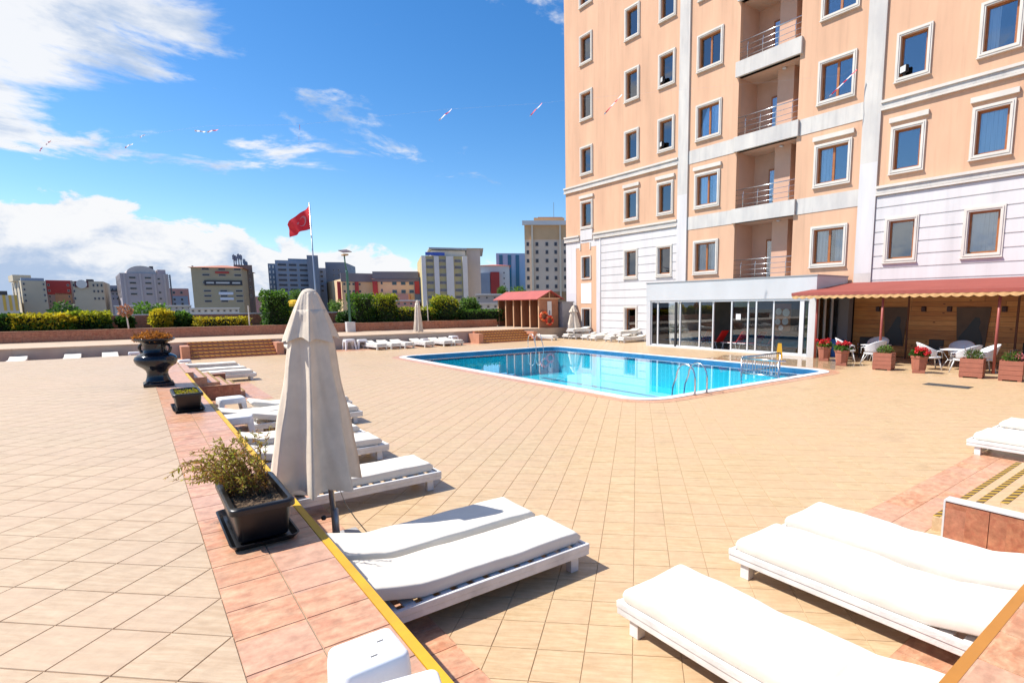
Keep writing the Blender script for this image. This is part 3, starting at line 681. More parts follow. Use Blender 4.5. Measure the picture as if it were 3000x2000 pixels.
# corner bay with the stepped peach inlay
obj('corner_panel', box(HX-0.022, HX+0.01, 32.93, HY1, 0.0, WZ0), M_WHITEW, hotel)
obj('corner_panel', box(HX-0.022, HX+0.01, 30.16, 30.60, 0.0, WZ0), M_WHITEW, hotel)
obj('corner_panel', box(HX-0.022, HX+0.01, 30.60, 32.93, 6.92, WZ0+0.7 if False else WZ0), M_WHITEW, hotel)
obj('corner_panel', box(HX-0.022, HX+0.01, 30.60, 31.28, 6.60, 6.92), M_WHITEW, hotel)
obj('corner_panel', box(HX-0.022, HX+0.01, 32.42, 32.93, 6.60, 6.92), M_WHITEW, hotel)
o = obj('inlay', box(HX-0.010, HX-0.003, 30.60, 31.20, 0, 6.92), M_ORANGE, hotel); 
obj('inlay', box(HX-0.010, HX-0.003, 32.30, 32.93, 0, 6.92), M_ORANGE, hotel)
for z0, z1 in ((2.21, 4.29), (6.0, 6.92), (0.0, 0.56)): obj('inlay', box(HX-0.010, HX-0.003, 31.2, 32.30, z0, z1), M_ORANGE, hotel)
obj('blind_panel', box(HX-0.03, HX-0.010, 31.15, 32.33, 2.53, 4.01), mat('bright_white', (0.80, 0.79, 0.75), 0.7), hotel)
for y in (31.26, 32.40): obj('step_moulding', box(HX-0.06, HX-0.022, y-0.05, y+0.05, 6.42, 6.90), M_TRIM, hotel)
obj('apron', box(HX-0.09, HX-0.001, 30.98, 32.32, 7.12, 7.86), M_WHITEW, hotel)
for (a, b) in ((32.93, HY1), (30.16, 30.60)): obj('grey_patch', box(HX-0.025, HX-0.022, a+0.003, b-0.003, 0.0, 3.3), M_PATCH, hotel)
obj('downpipe', MB().tube([(HX-0.07, 30.11, 0), (HX-0.07, 30.11, 7.1)], 0.035, 8), M_PATCH, hotel, smooth=True)
# ------------------------------------------------------------------ windows
_cache = {}
def win_meshes(w, h, kind):
    key = (round(w, 2), round(h, 2), kind)
    if key in _cache: return _cache[key]
    def frame(W, H, t, x0, x1, y_off=0):
        mb = MB(); a, b = W/2, H/2
        mb.box(x0, x1, -a, a, -b, -b+t); mb.box(x0, x1, -a, a, b-t, b); mb.box(x0, x1, -a, -a+t, -b+t, b-t); mb.box(x0, x1, a-t, a, -b+t, b-t); return mb
    tw = TW if kind != 's' else 0.09
    tr = frame(w, h, tw, -0.075, 0.0)
    if kind != 's':
        tr2 = frame(w-0.12, h-0.12, 0.05, -0.10, -0.075); n = len(tr.v); tr.v += tr2.v; tr.f += [tuple(i+n for i in q) for q in tr2.f]
    iw, ih = w-2*tw, h-2*tw
    fr = frame(iw, ih, 0.075, 0.12, 0.20); 
    if kind == 'w': fr.box(0.12, 0.20, -0.055, 0.055, -ih/2+0.075, ih/2-0.075)
    else: fr.box(0.13, 0.19, -iw/2+0.075, -iw/2+0.12, -ih/2+0.075, ih/2-0.075)
    panes = []
    if kind == 'w':
        for s in (-1, 1): panes.append(box(0.155, 0.165, min(s*0.055, s*(iw/2-0.075)), max(s*0.055, s*(iw/2-0.075)), -ih/2+0.075, ih/2-0.075).mesh('pane', M_GLASS))
    else: panes.append(box(0.155, 0.165, -iw/2+0.12, iw/2-0.075, -ih/2+0.075, ih/2-0.075).mesh('pane', M_GLASS))
    def drape(y0, y1):
        mb = MB(); n = max(6, int((y1-y0)/0.05)); 
        for i in range(n):
            a, b = y0+(y1-y0)*i/n, y0+(y1-y0)*(i+1)/n; xa, xb = 0.25+0.02*math.sin(i*1.9), 0.25+0.02*math.sin((i+1)*1.9)
            mb.quad((xa, b, -ih/2-0.05), (xa+0.0, a, -ih/2-0.05), (xb, a, ih/2), (xb, b, ih/2))
        mb2 = MB()
        for i in range(n+1):
            pass
        return mb.mesh('curtain', M_CURTAIN)
    cur = [drape(-iw/2, -iw/2+iw*0.34), drape(iw/2-iw*0.40, iw/2), drape(-iw/2, iw/2)]
    r = (tr.mesh('window', M_TRIM), fr.mesh('frame', M_FRAME), panes, cur, box(-0.13, 0.0, -w/2-0.02, w/2+0.02, -h/2-0.035, -h/2+0.0).mesh('sill', M_TRIM))
    _cache[key] = r; return r
rng = random.Random(11)
def window(a, b, z0, z1, kind, curt, header=False):
    tr, fr, panes, cur, sill = win_meshes(b-a, z1-z0, kind)
    w = obj('window', tr, None, hotel, loc=(HX, (a+b)/2, (z0+z1)/2))
    obj('frame', fr, None, w)
    for p in panes: obj('pane', p, None, w)
    for c in curt: obj('curtain', cur[c], None, w)
    if kind != 's': obj('sill', sill, None, w)
    if header: obj('header_moulding', box(-0.12, 0.0, -(b-a)/2-0.08, (b-a)/2+0.08, (z1-z0)/2+0.17, (z1-z0)/2+0.37), M_TRIM, w)
    return w
fixed = {('c4', 1): [1, 0], ('c5', 1): [1], ('c5', 0): [0, 1], ('c7', 1): [2], ('c7', 0): [1, 2], ('c4', 2): [0], ('c4', 3): [0], ('c6', 0): [], ('c6', 1): [], ('c6', 2): [], ('c2', 0): [2], ('c2', 1): [1], ('c5', 2): [], ('c4', 0): [0]}
for c, r, a, b, z0, z1 in wins:
    kind = 'w' if c in ('c4', 'c5') else 'n'
    cu = fixed.get((c, r), rng.choice([[], [1], [2], [0], [1], []]))
    window(a, b, z0, z1, kind, cu, header=(r == 1))
for a, b, z0, z1 in small: window(a, b, z0, z1, 's', [])
# ------------------------------------------------------------------ balconies
for i in range(6):
    z = FL[i]; zc = FL[i+1]-0.76
    t = obj('balcony', box(HX-0.16, HX+1.7, BY0-0.13, BY1+0.13, z-0.76, z) if i else box(HX-0.02, HX+1.7, BY0-0.02, BY1+0.02, z-0.2, z), M_BAND, hotel)
    mb = MB(); X0, X1 = HX+0.001, HX+1.7
    mb.quad((X1, BY1, z), (X1, BY0, z), (X1, BY0, zc), (X1, BY1, zc))
    mb.quad((X0+.24, BY1, z), (X1, BY1, z), (X1, BY1, zc), (X0+.24, BY1, zc)); mb.quad((X1, BY0, z), (X0+.24, BY0, z), (X0+.24, BY0, zc), (X1, BY0, zc))
    mb.quad((X0+.24, BY0, zc-.002), (X0+.24, BY1, zc-.002), (X1, BY1, zc-.002), (X1, BY0, zc-.002))
    obj('recess_wall', mb, M_BALC, t)
    obj('pier', box(HX+0.85, X1, 16.20, 17.12, z, zc), M_BALC, t)
    for (a, b) in ((17.14, 17.95), (15.50, 16.0)):
        obj('door', box(X1-0.06, X1-0.002, a, b, z, z+2.15), M_FRAME, t)
        obj('door_glass', box(X1-0.075, X1-0.061, a+0.09, b-0.09, z+0.1, z+2.05), M_GLASS, t)
    obj('ceiling_lamp', MB().lathe([(0.02, zc-0.09), (0.10, zc-0.07), (0.11, zc-0.03), (0.08, zc-0.004)], 12, HX+0.75, 16.7), M_PATCH, t)
    X = HX+0.02
    for (r_, h) in ((0.026, 1.0), (0.014, 0.72), (0.014, 0.46), (0.014, 0.20)):
        obj('rail', MB().tube([(X, BY0, z+h), (X, BY1, z+h)], r_, 8), M_STEEL, t, smooth=True)
    for y in (15.75, 16.65, 17.55, 18.45):
        obj('post', MB().tube([(X+0.02, y, z), (X+0.02, y, z+0.72), (X+0.055, y, z+0.85), (X, y, z+1.0)], 0.018, 8), M_STEEL, t, smooth=True)
# floodlights standing on three sills
for n_, (cy, z0, lab) in enumerate([(10.6, ROWS[2][0]+0.16, 'small black floodlight standing on a right wing window sill'), (24.35, ROWS[3][0]+0.16, 'small black floodlight on the upper sill left of the first pilaster'), (24.35, ROWS[2][0]+0.16, 'small black floodlight on the lower sill left of the first pilaster')]):
    t = thing('floodlight', lab, 'floodlight', (HX-0.02, cy, z0), R(-25), 'floodlights on hotel window sills')
    obj('housing', MB().prism([(-0.10, -0.17), (0.08, -0.14), (0.08, 0.14), (-0.10, 0.17)], 0.14, 0.44), M_DKMETAL, t, bevel=0.015)
    obj('lens', box(-0.106, -0.101, -0.145, 0.145, 0.165, 0.415), mat('lamp_lens', (0.6, 0.6, 0.58), 0.2), t)
    obj('bracket', box(-0.03, 0.03, -0.03, 0.03, 0, 0.14), M_DKMETAL, t)
# ------------------------------------------------------------------ glazed pool bar
GX = 23.5; GY0, GY1 = 12.44, 22.74; GZ1, GZ0 = 3.65, 2.62
gh = thing('glazed_pavilion', 'grey flat roofed glass fronted pavilion built against the hotel', 'pavilion')
obj('fascia', box(GX, HX-0.11, GY0, GY1, GZ0, GZ1-0.05), M_FASCIA, gh)
obj('roof_edge', box(GX-0.03, HX-0.11, GY0-0.03, GY1+0.03, GZ1-0.05, GZ1), mat('roof_edge', (0.30, 0.30, 0.30), 0.6), gh)
obj('column', box(GX+0.004, GX+0.42, 22.42, GY1-0.004, 0, GZ0), M_FASCIA, gh); obj('column', box(GX+0.004, GX+0.35, GY0+0.004, 12.74, 0, GZ0), M_FASCIA, gh)
obj('rear_pier', box(25.9, 26.31, 12.12, 12.74, 0, GZ0-0.002), mat('grey_pier', (0.25, 0.25, 0.26), 0.7), gh)
obj('threshold', box(GX+0.0, GX+0.30, 12.74, 22.42, 0.0, 0.07), M_ALU, gh)
obj('head_rail', box(GX+0.05, GX+0.24, 12.74, 22.42, GZ0-0.10, GZ0-0.002), M_ALU, gh)
mull = [22.39, 21.95, 20.56, 20.28, 18.88, 18.05, 16.87, 15.95, 15.46, 14.56, 13.12, 12.80]
for i, y in enumerate(mull):
    w = {1: 0.11, 2: 0.13, 10: 0.20}.get(i, 0.075)
    obj('mullion', box(GX+0.07+0.05*(i % 2), GX+0.16+0.05*(i % 2), y-w/2, y+w/2, 0.07, GZ0-0.10), M_DKMETAL if i == 2 else M_ALU, gh)
for i in range(len(mull)-1):
    if i == 5: continue                                           # the open door
    a, b = mull[i+1]+0.04, mull[i]-0.04
    p = obj('pane', box(GX+0.11+0.05*(i % 2), GX+0.12+0.05*(i % 2), a, b, 0.12, GZ0-0.12), M_GLASS2, gh)
    obj('pane_rail', box(GX+0.09+0.05*(i % 2), GX+0.14+0.05*(i % 2), a, b, 0.07, 0.14), M_ALU, gh)
obj('notice', box(GX+0.095, GX+0.10, 16.35, 16.62, 1.62, 1.90), mat('paper', (0.8, 0.8, 0.8), 0.7), gh)
# south side glazing toward the cafe
for y, x0, x1 in ((GY0+0.14, GX+0.35, 24.55), (GY0+0.14, 24.65, 25.2), (GY0+0.14, 25.3, 26.0)): obj('pane', box(x0, x1, y, y+0.01, 0.1, GZ0-0.05), M_GLASS2, gh)
for x in (24.6, 25.25): obj('mullion', box(x-0.05, x+0.05, GY0+0.10, GY0+0.19, 0.0, GZ0), M_ALU, gh)
obj('floor', box(GX+0.3, 26.4, 12.6, 22.6, 0.0, 0.012), mat('pavilion_floor', (0.22, 0.18, 0.14), 0.35), gh)
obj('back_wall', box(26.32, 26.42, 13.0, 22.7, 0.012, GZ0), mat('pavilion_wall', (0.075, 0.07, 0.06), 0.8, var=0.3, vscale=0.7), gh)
obj('green_partition', box(24.7, 26.3, 13.45, 13.55, 0.012, GZ0), M_GREENW, gh); obj('green_partition', box(23.95, 26.3, 12.98, 13.08, 0.012, GZ0-0.001), M_GREENW, gh)
obj('green_partition', box(26.25, 26.31, 17.2, 18.6, 2.2, GZ0-0.001), M_GREENW, gh)
dp = obj('decor_panel', box(25.2, 25.25, 14.6, 15.5, 1.05, 2.40), mat('orange_panel', (0.35, 0.13, 0.04), 0.6), gh)
for y, z, r_ in ((15.25, 2.0, .17), (14.85, 1.95, .19), (15.28, 1.5, .15), (14.88, 1.52, .17), (15.1, 1.2, .13)):
    obj('white_disc', MB().lathe([(r_, 0), (r_, 0.012)], 20), M_PLASTIC, dp, loc=(25.2, y, z)).rotation_euler = (0, R(-90), 0)
# red recliners inside
def recliner(y, label, m, x=24.55):
    t = thing('recliner', label, 'recliner', (x, y, 0.012), R(90), 'recliners inside the glazed pavilion')
    mb = MB(); mb.box(-0.35, 0.55, -0.30, 0.30, 0.36, 0.40); obj('seat', mb, m, t)
    mb = MB(); n = len(mb.v); mb.v += [(-0.35, -0.3, 0.37), (-0.35, 0.3, 0.37), (-0.75, 0.3, 0.98), (-0.75, -0.3, 0.98), (-0.32, -0.3, 0.40), (-0.32, 0.3, 0.40), (-0.72, 0.3, 1.0), (-0.72, -0.3, 1.0)]
    mb.f += [(0, 1, 2, 3), (7, 6, 5, 4), (0, 4, 5, 1), (1, 5, 6, 2), (2, 6, 7, 3), (3, 7, 4, 0)]; obj('backrest', mb, m, t)
    for sx, sy in ((0.4, 1), (0.4, -1), (-0.3, 1), (-0.3, -1)): obj('leg', MB().tube([(sx, sy*0.30, 0.37), (sx+(0.12 if sx > 0 else -0.12), sy*0.30, 0)], 0.018, 6), M_ALU, t)
    for sy in (1, -1): obj('side_rail', MB().tube([(-0.4, sy*0.31, 0.37), (0.58, sy*0.31, 0.37)], 0.02, 6), M_ALU, t)
    return t
for y, lab, m in ((19.6, 'orange recliner behind the left panes of the pavilion', mat('orange_cloth', (0.55, 0.12, 0.02), 0.7)), (18.65, 'faded red recliner left of the open pavilion door', M_RED), (17.4, 'bright red recliner standing in the open pavilion door', M_RED), (16.35, 'red recliner behind the pane with the white notice', M_RED), (15.55, 'dull red recliner farthest right inside the pavilion', M_RED)): recliner(y, lab, m)

# ================================================================== sun loungers
def mattress(seed, length=1.96, creases=(), nx=44, width=0.565, th=0.118, lift=0.24, kink=0.46, wr=0.0035):
    """one padded mattress: rounded section swept along its length, head end raised, slightly wavy"""
    rg = random.Random(seed); mb = MB(); na = 28
    ph = [rg.uniform(0, 6.28) for _ in range(8)]
    for i in range(nx+1):
        t = i/nx; x = length*t
        e = min(t, 1-t)*length
        k = 1.0 if e > 0.07 else math.sqrt(max(0.02, 1-(1-e/0.07)**2))*0.35+0.65
        kt = 1.0 if e > 0.05 else math.sqrt(max(0.0, 1-(1-e/0.05)**2))*0.75+0.25
        zc = max(0, kink-x)*lift
        for a in range(na):
            an = 2*math.pi*a/na; c, s = math.cos(an), math.sin(an); ex = 0.30
            sx = math.copysign(abs(c)**0.16, c)*width/2*(0.985+0.015*k); sz = math.copysign(abs(s)**0.30, s)*th/2*kt
            wob = wr*(math.sin(x*5+ph[0])+math.sin(x*11+sx*6+ph[1])*0.6+math.sin(x*19-sx*11+ph[2])*0.35)
            sag = -0.004*math.cos(sx/width*6)-sum(2.0*dp*math.exp(-((x-x0-sl*sx-0.25*sl*sx*sx)/wd)**2)*math.exp(-((sx-yc)/0.2)**4) for x0, sl, dp, wd, yc in creases)
            px = x-(sz+th/2)*lift*(0.9 if x < kink else 0)*0.5
            mb.v.append((px, sx+0.004*math.sin(x*7+ph[3]), zc+th/2+sz+(wob+sag if s > 0 else 0)))
    for i in range(nx):
        for a in range(na):
            b = (a+1) % na; mb.f.append((i*na+a, i*na+b, (i+1)*na+b, (i+1)*na+a))
    mb.f.append(tuple(reversed(range(na)))); mb.f.append(tuple(nx*na+a for a in range(na)))
    return mb.mesh('mattress', M_CUSH, True)
MATS = [mattress(i) for i in range(5)]; MATS_W = [mattress(20+i, wr=0.007, width=0.625, lift=0.20, nx=150, creases=cr_) for i, cr_ in enumerate([((1.45, 0.35, 0.013, 0.016, 0.05), (1.32, 0.35, 0.010, 0.014, -0.05), (0.80, -0.5, 0.016, 0.016, 0.05), (0.56, -0.55, 0.018, 0.016, 0.0), (0.38, -0.3, 0.010, 0.014, 0.0)), ((1.5, 0.4, 0.010, 0.014, 0.0), (0.85, -0.4, 0.012, 0.016, 0.05), (0.6, -0.5, 0.016, 0.016, -0.02)), ((0.72, -0.4, 0.010, 0.014, 0.0), (0.50, -0.6, 0.017, 0.016, 0.0), (1.6, 0.3, 0.008, 0.014, 0.0))])]
def make_lounger():
    t = thing('sun_lounger', 'white', 'sun lounger', group='white wooden sun loungers')
    for s in (-1, 1):
        y0, y1 = sorted((s*0.335, s*0.295))
        r = obj('side_rail', box(0.0, 2.05, y0, y1, 0.188, 0.240), M_WHITEP, t, bevel=0.006)
        y0, y1 = sorted((s*0.329, s*0.298)); obj('lower_rail', box(0.0, 2.048, y0, y1, 0.135, 0.1875), M_WHITEP, t, bevel=0.006)
    obj('end_rail', box(2.01, 2.05, -0.294, 0.294, 0.15, 0.236), M_WHITEP, t, bevel=0.006)
    for i in range(14): obj('slat', box(0.05+i*0.143, 0.135+i*0.143, -0.294, 0.294, 0.214, 0.232), M_WHITEP, t)
    for x in (0.12, 1.86):
        for s in (-1, 1):
            y0, y1 = sorted((s*0.30, s*0.22)); obj('leg', box(x, x+0.085, y0, y1, 0.0, 0.187), M_WHITEP, t, bevel=0.004)
    obj('mattress', MATS[0], None, t, loc=(0.02, 0, 0.233))
    return t
LP = make_lounger()
used = [False]
def lounger(x, y, rz, label, group, var=0, lift=0.0, wr=False):
    if not used[0]: o = LP; used[0] = True; o.location = (x, y, lift); o.rotation_euler = (0, 0, rz); o['label'] = label; o['group'] = group
    else: o = dup(LP, (x, y, lift), rz, label, group)
    for c in o.children:
        if c.name.startswith('mattress'): c.data = (MATS_W if wr else MATS)[var % (3 if wr else 5)]; c.rotation_euler = (0, 0, random.uniform(-0.012, 0.012)); c.location = (0.02+random.uniform(-0.02, 0.02), random.uniform(-0.006, 0.006)+(0.022 if rz < 1 and rz > -0.2 else 0), 0.233)
    return o
gA = 'loungers lined up along the terrace edge'
lounger(1.02, 3.99, 0, 'nearest white lounger in front, directly below the small yellow edged terrace', gA, 0)
lounger(1.00, 4.67, R(0.5), 'white lounger crossed by the big umbrella shadow, touching the nearest one', gA, 1)
lounger(0.95, 6.95, R(-0.5), 'white lounger passing just behind the big closed umbrella', gA, 2)
lounger(0.95, 8.83, R(0.5), 'white lounger second behind the big closed umbrella', gA, 3)
lounger(0.95, 9.96, 0, 'white lounger third behind the big closed umbrella', gA, 4)
lounger(1.52, 11.9, R(1), 'white lounger beside the nearer small plastic stool at the terrace edge', gA, 0)
lounger(1.02, 12.62, R(-1), 'white lounger between the two plastic stools at the terrace edge', gA, 1)
lounger(1.74, 13.35, 0, 'white lounger beside the farther plastic stool, next to the red border', gA, 2)
lounger(1.02, 21.25, 0, 'white lounger just past the red tiled stairs behind the urn', gA, 3)
lounger(1.0, 22.45, R(1), 'white lounger second past the red tiled stairs behind the urn', gA, 4)
lounger(1.0, 24.6, R(-2), 'farthest white lounger of the row past the urn', gA, 0)
gB = 'loungers along the southern terrace arm'
lounger(2.93, 0.74, R(90), 'lowest right white lounger, nearest the bottom edge', gB, 2, wr=True)
lounger(4.29, 0.74, R(90), 'middle of the three large white loungers in the right foreground', gB, 1, wr=True)
lounger(5.10, 0.74, R(90.5), 'white lounger beside the orange tiled stair wall in the right foreground', gB, 2, wr=True)
lounger(10.52, 0.74, R(90), 'nearer white lounger cut off at the right edge', gB, 0, wr=True)
lounger(11.85, 0.74, R(90), 'farther white lounger cut off at the right edge', gB, 1)
gC = 'loungers against the far wall'
for i, (x, lab) in enumerate([(10.55, 'first'), (11.35, 'second'), (12.15, 'third'), (13.35, 'fourth'), (14.55, 'fifth'), (15.25, 'sixth')]):
    lounger(x, 32.75, R(-84), lab+' lounger from the left in the far row behind the pool', gC, i)
lounger(6.35, 32.7, R(-80), 'single lounger at the right end of the far left stairs', gC, 2)
for i, (x, lab) in enumerate([(-3.9, 'leftmost'), (-2.2, 'middle'), (-0.95, 'rightmost')]):
    lounger(x, 32.8, R(-88), lab+' of three pale mattresses peeking over the far edge of the terrace', gC, i)
lounger(22.0, 32.5, R(-70), 'lounger between the cabin stairs and the grey sheet box', gC, 1)
gD = 'loungers parked under the hotel wall'
for i, (x, y, a, lab) in enumerate([(26.25, 31.6, 183, 'farthest'), (26.25, 30.6, 178, 'second farthest'), (26.3, 29.5, 182, 'third farthest'), (26.2, 28.3, 176, 'middle'), (26.25, 27.0, 181, 'second nearest'), (26.2, 25.6, 178, 'nearest')]):
    lounger(x, y, R(a), lab+' lounger of the jumble along the white hotel wall', gD, i)
lounger(26.0, 31.1, R(192), 'lounger stacked on top of others by the hotel corner', gD, 3, lift=0.40)
lounger(26.3, 26.3, R(186), 'lounger stacked askew beside the pavilion', gD, 4, lift=0.38)

# ------------------------------------------------------------------ plastic stools
def stool_mesh():
    w, d, h = 0.42, 0.36, 0.43
    parts = {}
    top = MB(); n = 6
    pts = rrect(-w/2, w/2, -d/2, d/2, 0.06, 5)
    k = len(pts)
    prof = [(1.0, h-0.10), (0.985, h-0.03), (0.95, h-0.008), (0.88, h), (0.3, h+0.001)]
    for f, z in prof: top.v += [(x*f, y*f, z) for x, y in pts]
    for i in range(len(prof)-1):
        for j in range(k): j2 = (j+1) % k; top.f.append((i*k+j, i*k+j2, (i+1)*k+j2, (i+1)*k+j))
    top.f.append(tuple((len(prof)-1)*k+j for j in range(k)))
    parts['top'] = top.mesh('top', M_PLASTIC, True)
    leg = MB(); a = 0.075
    leg.v = [(0, 0, 0), (a*0.75, 0, 0), (a*0.75, a*0.28, 0), (a*0.28, a*0.28, 0), (a*0.28, a*0.75, 0), (0, a*0.75, 0)]
    leg.v += [(0.035+x*1.5, 0.035+y*1.5, h-0.05) for x, y, _ in leg.v[:6]]
    leg.f = [(5, 4, 3, 2, 1, 0), (6, 7, 8, 9, 10, 11)]+[(i, (i+1) % 6, 6+(i+1) % 6, 6+i) for i in range(6)]
    parts['leg'] = leg.mesh('leg', M_PLASTIC)
    return parts
SP = stool_mesh()
def stool(x, y, z, rz, label, group='white plastic stools', sc=1.0):
    t = thing('stool', label, 'stool', (x, y, z), rz, group); t.scale = (sc, sc, sc)
    obj('top', SP['top'], None, t)
    for sx, sy in ((1, 1), (1, -1), (-1, 1), (-1, -1)):
        o = obj('leg', SP['leg'], None, t, loc=(-sx*0.235, -sy*0.205, 0)); o.scale = (sx, sy, 1)
    return t
stool(1.47, 13.6, 0, R(3), 'white plastic stool standing at the second planter, farther of two', sc=1.2)
stool(1.27, 11.2, 0, R(-4), 'white plastic stool at the terrace edge, nearer of two', sc=1.2)
stool(1.4, 25.9, 0, R(5), 'white plastic stool half hidden by the black urn')
stool(9.45, 32.4, 0, R(4), 'left of two white stools by the far wall', sc=1.35); stool(10.2, 32.5, 0, R(-6), 'right of two white stools by the far wall', sc=1.25)
stool(-0.1, 32.3, 0, R(2), 'white stool peeking over the terrace left of the urn')
stool(13.95, 32.4, 0, R(2), 'low white stool between two far loungers'); stool(15.95, 32.5, 0, R(8), 'white stool behind the last far lounger', sc=1.2)
# small plastic blocks on the terrace by the camera
def block(x, y, rz, label, w, d, h):
    t = thing('footstool', label, 'footstool', (x, y, TZ+0.003), rz, 'white plastic footstools on the terrace')
    mb = MB(); pts = rrect(-w/2, w/2, -d/2, d/2, 0.032, 6); k = len(pts)
    prof = [(1.06, 0.0), (1.02, h*0.7), (1.0, h-0.035), (0.975, h-0.012), (0.93, h-0.002), (0.80, h)]
    for f, z in prof: mb.v += [(px*f, py*f, z) for px, py in pts]
    for i in range(len(prof)-1):
        for j in range(k): j2 = (j+1) % k; mb.f.append((i*k+j, i*k+j2, (i+1)*k+j2, (i+1)*k+j))
    mb.f.append(tuple((len(prof)-1)*k+j for j in range(k)))
    obj('shell', mb, M_PLASTIC, t, smooth=True)
    for sx, sy in ((0.22, 0.12), (0.02, -0.22)): obj('drain_slot', box(w*sx-0.014, w*sx+0.014, d*sy-0.004, d*sy+0.004, h+0.0005, h+0.0015), mat('slot_dark', (0.15, 0.14, 0.13), 0.8), t)
    return t
block(0.635, 2.18, R(0), 'white plastic footstool on the terrace beside the yellow strip', 0.27, 0.25, 0.235)
block(0.66, 1.83, R(-14), 'white plastic footstool cut off by the bottom edge', 0.27, 0.25, 0.225)

# ================================================================== umbrellas
def umbrella(name, x, y, label, H=2.53, zb=0.66, rb=0.43, lean=0.0, detail=1, seed=1, z0=0.0, hasflap=True, spin=0.3, ofs=(0.0, 0.0), nf=8):
    t = thing(name, label, 'umbrella', (x, y, z0)); rg = random.Random(seed)
    n = 120 if detail else 48; m = 26 if detail else 10; LV = Vector((-math.cos(AZ), math.sin(AZ), 0))
    ph = [rg.uniform(-0.25, 0.25) for _ in range(nf)]; am = [rg.uniform(0.70, 1.15) for _ in range(nf)]; bu = [rg.choice([0.0, 0.15, 0.8]) for _ in range(nf)]
    def fold(th, k):
        u = (th+spin)/(2*math.pi)*nf; i = int(math.floor(u)) % nf; f = u-math.floor(u)
        f = min(1, max(0, f+ph[i]*f*(1-f)*1.6))
        v = math.sin(math.pi*f)**0.62
        hol = math.sin(math.pi*f)**0.8*(1-bu[i]*math.exp(-((f-0.5-ph[i]*0.6)/0.16)**2))
        return 1-k*hol*am[i]
    def shell(z_top, z_bot, r_top, r_bot, k_top, k_bot, hem, pw=1.0, closed_top=True):
        mb = MB()
        for i in range(m+1):
            t_ = i/m; z = z_top+(z_bot-z_top)*t_; r = r_top+(r_bot-r_top)*t_**pw; k = k_top+(k_bot-k_top)*min(1, t_*1.6)
            for a in range(n):
                th = 2*math.pi*a/n; fo = fold(th, k); tw = 0.25*t_*math.sin(th*2+seed)
                rr = r*fo*(1+0.02*math.sin(9*th+z*7)+0.012*math.sin(23*th+z*11))
                zz = z-(hem*(fo-0.75)*t_**6 if hem else 0)+0.012*math.sin(3*th+2)*t_**4
                ov = LV*(ofs[0]*z/H+ofs[1]*((H-z)/(H-zb))); mb.v.append((rr*math.cos(th)+lean*(z-zb)+ov.x, rr*math.sin(th)+ov.y, zz))
        for i in range(m):
            for a in range(n): b = (a+1) % n; mb.f.append((i*n+a, (i+1)*n+a, (i+1)*n+b, i*n+b))
        if closed_top: mb.f.append(tuple(range(n)))
        return mb
    c = obj('canopy', shell(H-0.16, zb, 0.15, rb*1.06, 0.25, 0.50, 0.14, 1.0), M_CANVAS, t, smooth=True)
    if hasflap: obj('vent_flap', shell(H-0.0, H-0.43, 0.075, 0.262*rb/0.43, 0.12, 0.40, 0.12, 0.92), M_CANVAS, t, smooth=True)
    else: obj('cap', MB().lathe([(0.10, H-0.2), (0.07, H-0.02), (0.02, H)], 16), M_CANVAS, t, smooth=True)
    obj('finial', MB().lathe([(0.075, H-0.02), (0.07, H+0.004), (0.055, H+0.022), (0.03, H+0.034), (0.01, H+0.038)], 14, (LV*ofs[0]).x, (LV*ofs[0]).y), M_CANVAS, t, smooth=True)
    obj('pole', MB().tube([(0, 0, 0.05), tuple(LV*ofs[0]+Vector((0, 0, H-0.05)))], 0.026, 14), M_POLE, t, smooth=True)
    if detail:
        obj('stand_tube', MB().tube([(0, 0, 0.06), (0, 0, 0.40)], 0.035, 14), mat('galvanised', (0.33, 0.33, 0.33), 0.45, 0.6), t, smooth=True)
        obj('knob', MB().lathe([(0.022, 0), (0.026, 0.012), (0.02, 0.03)], 10), M_DKMETAL, t, loc=(-0.09, 0.02, 0.33)).rotation_euler = (0, R(-90), R(20))
        obj('knob_bolt', MB().tube([(-0.09, 0.01, 0.33), (-0.03, 0, 0.33)], 0.007, 6), M_DKMETAL, t)
        obj('stand_base', box(-0.27, 0.27, -0.27, 0.27, 0.0, 0.06), mat('stand_concrete', (0.35, 0.34, 0.34), 0.8, var=0.1), t, bevel=0.01)
        obj('cord', MB().tube([(0.05, -0.02, 0.62), (0.09, -0.05, 0.45), (0.16, -0.10, 0.30), (0.25, -0.18, 0.14), (0.36, -0.27, 0.02)], 0.005, 5), mat('cord', (0.32, 0.27, 0.2), 0.8), t, smooth=True)
    return t
umbrella('closed_umbrella', 1.40, 5.62, 'large closed cream umbrella standing among the near loungers', seed=4, spin=0.95, ofs=(0.10, 0.15), nf=7)
umbrella('closed_umbrella', 14.35, 34.2, 'closed cream umbrella behind the far loungers', H=2.75, zb=0.8, rb=0.34, detail=0, seed=5, z0=0.0)
umbrella('closed_umbrella', 25.35, 31.9, 'small closed cream umbrella leaning by the hotel corner', H=2.35, zb=0.55, rb=0.62, detail=0, seed=6, lean=-0.02)

